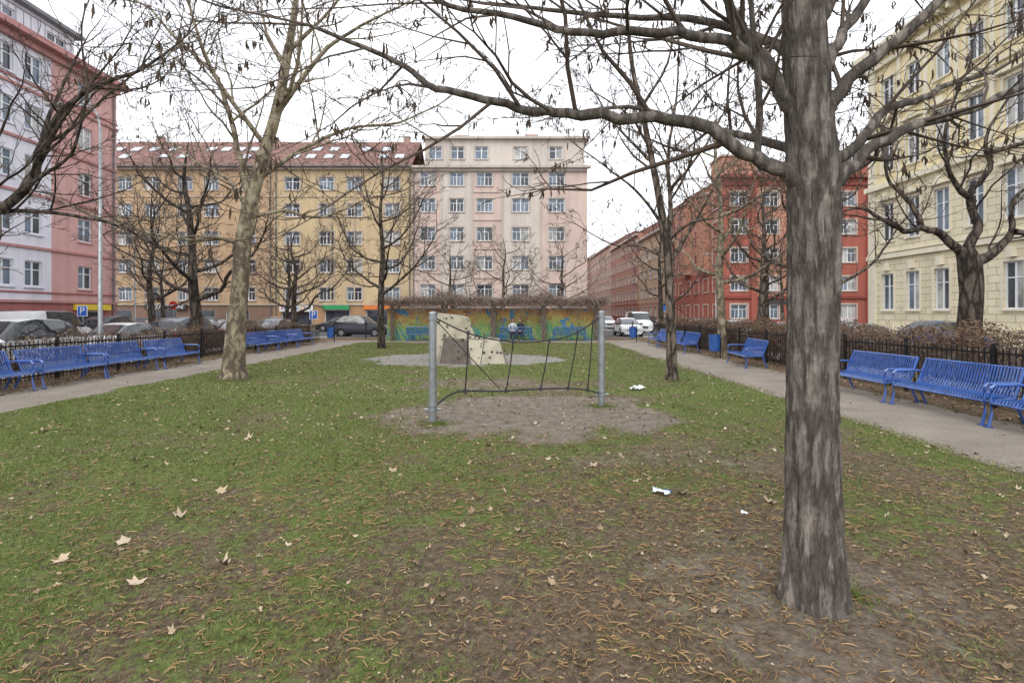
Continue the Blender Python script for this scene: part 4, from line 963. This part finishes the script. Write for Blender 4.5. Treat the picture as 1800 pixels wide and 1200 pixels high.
# ------------------------------------------------------------ small things on the lawn
def inlawn(n,x0,x1,y0,y1): return rs.uniform(x0,x1,n),rs.uniform(y0,y1,n)
m,nt,b=newmat('grass_blades'); a=attr(nt,'rnd')
nt.links.new(ramp(nt,a,[(0,(.06,.085,.018)),(.5,(.13,.18,.04)),(.82,(.2,.23,.07)),(1,(.32,.27,.14))]),b.inputs['Base Color']); b.inputs['Roughness'].default_value=.7; b.inputs['Specular IOR Level'].default_value=.25
M_gr=m
Vs=[];Rn=[]
for n,y0,y1,hh,ww in ((300000,1.0,5.5,.026,.0028),(240000,5.5,11,.03,.0042),(200000,11,31.6,.034,.008)):
    x,y=inlawn(n,-9.2,5.8,y0,y1); gsel=samp(green,x,y)+.22*rs.normal(size=n)
    cl=np.sin(x*9+2*np.sin(y*5))*np.sin(y*8+2*np.sin(x*6))*.2+np.sin(x*23+3*np.sin(y*17))*np.sin(y*21+3*np.sin(x*13))*.2
    k=(gsel+cl>.44); x,y=x[k],y[k]; n=len(x); z=samp(HH,x,y)-.004; an=rs.uniform(0,6.283,n); h=hh*rs.uniform(.3,1.4,n); ln=rs.normal(size=(n,2))*.8
    a_=np.stack([x-np.cos(an)*ww,y-np.sin(an)*ww,z],1); b_=np.stack([x+np.cos(an)*ww,y+np.sin(an)*ww,z],1); c_=np.stack([x+ln[:,0]*h,y+ln[:,1]*h,z+h],1)
    Vs.append(np.stack([a_,b_,c_],1).reshape(-1,3)); Rn.append(np.repeat(np.clip(rs.beta(2,2,n),0,1),3))
for cx,cy,rr_,n in ((-1.2,8.6,.33,1100),(1.69,10.2,.33,1100),(2.06,3.3,.13,300),(-7.2,13.9,.5,1500),(4.1,13.7,.3,900)):
    th=rs.uniform(0,6.283,n); q=rr_*np.abs(rs.normal(size=n))*.6; x=cx+np.cos(th)*q; y=cy+np.sin(th)*q; z=samp(HH,x,y)-.004; an=rs.uniform(0,6.283,n); h=.045*rs.uniform(.3,1.4,n); ln=rs.normal(size=(n,2))*.6; ww=.004
    Vs.append(np.stack([np.stack([x-np.cos(an)*ww,y-np.sin(an)*ww,z],1),np.stack([x+np.cos(an)*ww,y+np.sin(an)*ww,z],1),np.stack([x+ln[:,0]*h,y+ln[:,1]*h,z+h],1)],1).reshape(-1,3)); Rn.append(np.repeat(rs.beta(2,2,n)*.8,3))
V=np.concatenate(Vs); mesh_np('grass',V,np.arange(len(V)).reshape(-1,3),[M_gr],{'rnd':np.concatenate(Rn)})
# fallen catkins
m,nt,b=newmat('catkins'); a=attr(nt,'rnd')
nt.links.new(ramp(nt,a,[(0,(.11,.065,.033)),(.45,(.27,.165,.075)),(1,(.45,.3,.15))]),b.inputs['Base Color']); b.inputs['Roughness'].default_value=.85
n=72000; x,y=inlawn(n,-8.5,6.2,1.0,13)
p=np.exp(-(((x-.8)/5.0)**2+((y-3.2)/3.9)**2))*(1-.8*samp(mud,x,y)*(y>6.0))*(1-samp(path,x,y)); cl=.75+.5*np.sin(x*2.1+np.sin(y*3))*np.sin(y*2.4+1.3*np.sin(x*2)); k=rs.uniform(0,1,n)<p*cl; x,y=x[k],y[k]; n=len(x)
L=rs.uniform(.035,.10,n); an=rs.uniform(0,6.283,n); cv=rs.normal(size=n)*1.2; cv2=rs.normal(size=n)*1.5; r0=rs.uniform(.0024,.0042,n)
S=5; px,py=x.copy(),y.copy(); ang=an.copy(); pts=[]; z0=samp(HH,x,y)+.007
arch=rs.uniform(0,.014,n)
for i in range(S):
    pts.append((px.copy(),py.copy(),z0+arch*math.sin(math.pi*i/(S-1)),ang.copy())); px=px+np.cos(ang)*L/(S-1); py=py+np.sin(ang)*L/(S-1); ang=ang+cv/(S-1)+cv2*(.5-i/S)
Vv=np.empty((n,S,3,3))
for i,(a1,b1,c1,d1) in enumerate(pts):
    rr_=r0*(1.0 if 0<i<S-1 else .6)
    for j in range(3):
        t_=j*2.094+1.57; Vv[:,i,j,0]=a1-np.sin(d1)*np.cos(t_)*rr_; Vv[:,i,j,1]=b1+np.cos(d1)*np.cos(t_)*rr_; Vv[:,i,j,2]=c1+np.sin(t_)*rr_
tpl=[]
for i in range(S-1):
    for j in range(3): j2=(j+1)%3; tpl.append((i*3+j,i*3+j2,(i+1)*3+j2,(i+1)*3+j))
tpl=np.array(tpl); F=(np.arange(n)[:,None,None]*(S*3)+tpl[None]).reshape(-1,4)
mesh_np('fallen_catkins',Vv.reshape(-1,3),F,[m],{'rnd':np.repeat(rs.uniform(0,1,n),S*3)})
# dead leaves: lobed outlines
m,nt,b=newmat('dead_leaves'); a=attr(nt,'rnd')
nt.links.new(ramp(nt,a,[(0,(.12,.07,.04)),(.4,(.26,.175,.1)),(.8,(.43,.33,.215)),(1,(.56,.46,.35))]),b.inputs['Base Color']); b.inputs['Roughness'].default_value=.8
M_dl=m
n=60000; x,y=inlawn(n,-9.2,5.8,1.0,31.5); k=(rs.uniform(0,1,n)<np.clip(1.2-y/34,.2,1)*(1-.75*samp(grav,x,y)))&(samp(path,x,y)<.5); x,y=x[k],y[k]; n=len(x)
s=rs.uniform(.004,.011,n)*(1+y/14); an=rs.uniform(0,6.283,n); z=samp(HH,x,y)+.008+.01*rs.uniform(0,1,n)*(y>4); ca,sa=np.cos(an)*s,np.sin(an)*s; tl=rs.normal(size=n)*.4*s
V=np.stack([np.stack([x-ca,y-sa,z-tl*0],1),np.stack([x+sa*.5,y-ca*.5,z+np.abs(tl)],1),np.stack([x+ca,y+sa,z+.002],1),np.stack([x-sa*.6,y+ca*.6,z+.001],1)],1).reshape(-1,3)
mesh_np('leaf_litter',V,np.arange(4*n).reshape(n,4),[M_dl],{'rnd':np.repeat(rs.beta(1.2,1.8,n),4)})
def leaves(x,y,s,rnd,lift=.008):
    n=len(x); prof=np.array([.3,.85,.6,1.0,.68,1.05,.68,1.0,.6,.85,.3,.2]); K=len(prof); th=np.arange(K)/K*2*math.pi
    an=rs.uniform(0,6.283,n); z=samp(HH,x,y)+lift; tilt=rs.normal(size=(n,2))*.3; cur=rs.uniform(-.2,.7,n); fold=rs.uniform(.35,1,n)
    V=np.empty((n,K+1,3)); V[:,0]=np.stack([x,y,z+rs.uniform(0,.006,n)],1)
    for i in range(K):
        r_=prof[i]*s*rs.uniform(.75,1.15,n); lx=np.cos(th[i])*r_; ly=np.sin(th[i])*r_*fold; dx=lx*np.cos(an)-ly*np.sin(an); dy=lx*np.sin(an)+ly*np.cos(an)
        V[:,i+1]=np.stack([x+dx,y+dy,z+np.maximum(-.002,tilt[:,0]*dx+tilt[:,1]*dy+(1-fold)*np.abs(np.sin(th[i]))*r_*.9+cur*r_*r_/s*(1 if i%2 else .3))],1)
    t=np.array([(0,i+1,(i+1)%K+1) for i in range(K)]); F=(np.arange(n)[:,None,None]*(K+1)+t[None]).reshape(-1,3)
    return V.reshape(-1,3),F,np.repeat(rnd,K+1)
x,y=inlawn(8500,-9,5.8,1.2,31.5); k=rs.uniform(0,1,len(x))<np.where(y<6,.4,1)*(1-.8*samp(grav,x,y)); x,y=x[k],y[k]; s=rs.uniform(.016,.046,len(x)); rn=rs.uniform(0,1,len(x))
x2,y2=inlawn(2800,-12.2,-10.9,2,33); x3,y3=inlawn(2800,7.7,9.4,2,33); x4,y4=inlawn(700,-11,7.6,2,33)
X_=np.array([-2.82,-2.93,-2.80,-2.41,-1.99,-3.14,-.28,.9,-1.3,2.35,1.58,-4.4,-3.6]); Y_=np.array([5.23,4.10,4.58,3.48,3.72,3.76,7.0,6.1,5.9,4.9,5.1,6.3,7.4])
x=np.concatenate([x,x2,x3,x4,X_]); y=np.concatenate([y,y2,y3,y4,Y_]); s=np.concatenate([s,rs.uniform(.02,.05,6300),np.full(13,.08)]); rn=np.concatenate([rn,rs.uniform(0,.75,6300),rs.uniform(.75,1,13)])
V,F,Rr=leaves(x,y,s,rn); mesh_np('fallen_leaves',V,F,[M_dl],{'rnd':Rr})
def paper(x,y,s,seed,mt):
    r=random.Random(seed); bm=bmesh.new(); bmesh.ops.create_grid(bm,x_segments=7,y_segments=5,size=s)
    for v in bm.verts: v.co.y*=.55; v.co.z=abs(noise.noise(v.co*28+Vector((seed,0,0))))*s*.9+.012; v.co.x+=r.gauss(0,s*.07); v.co.y+=r.gauss(0,s*.07)
    me=bpy.data.meshes.new('crumpled_paper'); bm.to_mesh(me); bm.free(); me.materials.append(mt); o=bpy.data.objects.new('crumpled_paper',me); COL.objects.link(o); o.location=(x,y,float(samp(HH,[x],[y])[0])); o.rotation_euler=(0,0,r.uniform(0,3))
paper(1.42,5.15,.085,1,M_white); paper(1.5,5.2,.03,5,M_sblue); paper(2.83,12.2,.16,2,M_white); paper(2.0,4.65,.03,3,M_white)
# ------------------------------------------------------------ world, sun, camera
w=bpy.data.worlds.new('World'); sc.world=w; w.use_nodes=True; nt=w.node_tree; bg=nt.nodes['Background']
sk=nt.nodes.new('ShaderNodeTexSky'); sk.sky_type='NISHITA'; sk.sun_disc=False; sk.sun_elevation=rad(48); sk.sun_rotation=rad(200); sk.air_density=2; sk.dust_density=6
tc=nt.nodes.new('ShaderNodeTexCoord'); n_=nt.nodes.new('ShaderNodeTexNoise'); n_.inputs['Scale'].default_value=2.2; n_.inputs['Detail'].default_value=5; nt.links.new(tc.outputs['Generated'],n_.inputs['Vector'])
cl=nt.nodes.new('ShaderNodeValToRGB'); cl.color_ramp.elements[0].position=.3; cl.color_ramp.elements[0].color=(9.4,9.8,10.7,1); cl.color_ramp.elements[1].position=.7; cl.color_ramp.elements[1].color=(12.8,13,13.4,1)
nt.links.new(n_.outputs['Fac'],cl.inputs['Fac'])
mx=nt.nodes.new('ShaderNodeMix'); mx.data_type='RGBA'; mx.inputs[0].default_value=.93; nt.links.new(sk.outputs[0],mx.inputs[6]); nt.links.new(cl.outputs[0],mx.inputs[7]); nt.links.new(mx.outputs[2],bg.inputs['Color']); bg.inputs['Strength'].default_value=.145
sd=bpy.data.lights.new('sun','SUN'); sd.energy=1.3; sd.angle=rad(35); sd.color=(1,.98,.95); so=bpy.data.objects.new('sun',sd); COL.objects.link(so)
az=rad(200); el_=rad(48); dv=Vector((math.sin(az)*math.cos(el_),math.cos(az)*math.cos(el_),math.sin(el_))); so.rotation_euler=dv.to_track_quat('Z','Y').to_euler()
cd=bpy.data.cameras.new('camera'); cd.lens=19; cd.sensor_width=36; cd.shift_y=-.0278; cd.clip_end=3000; cd.clip_start=.05
co=bpy.data.objects.new('camera',cd); co.location=(0,0,1.75); co.rotation_euler=(rad(90),0,0); COL.objects.link(co); sc.camera=co
sc.view_settings.view_transform='Standard'; sc.view_settings.look='None'; sc.view_settings.exposure=0
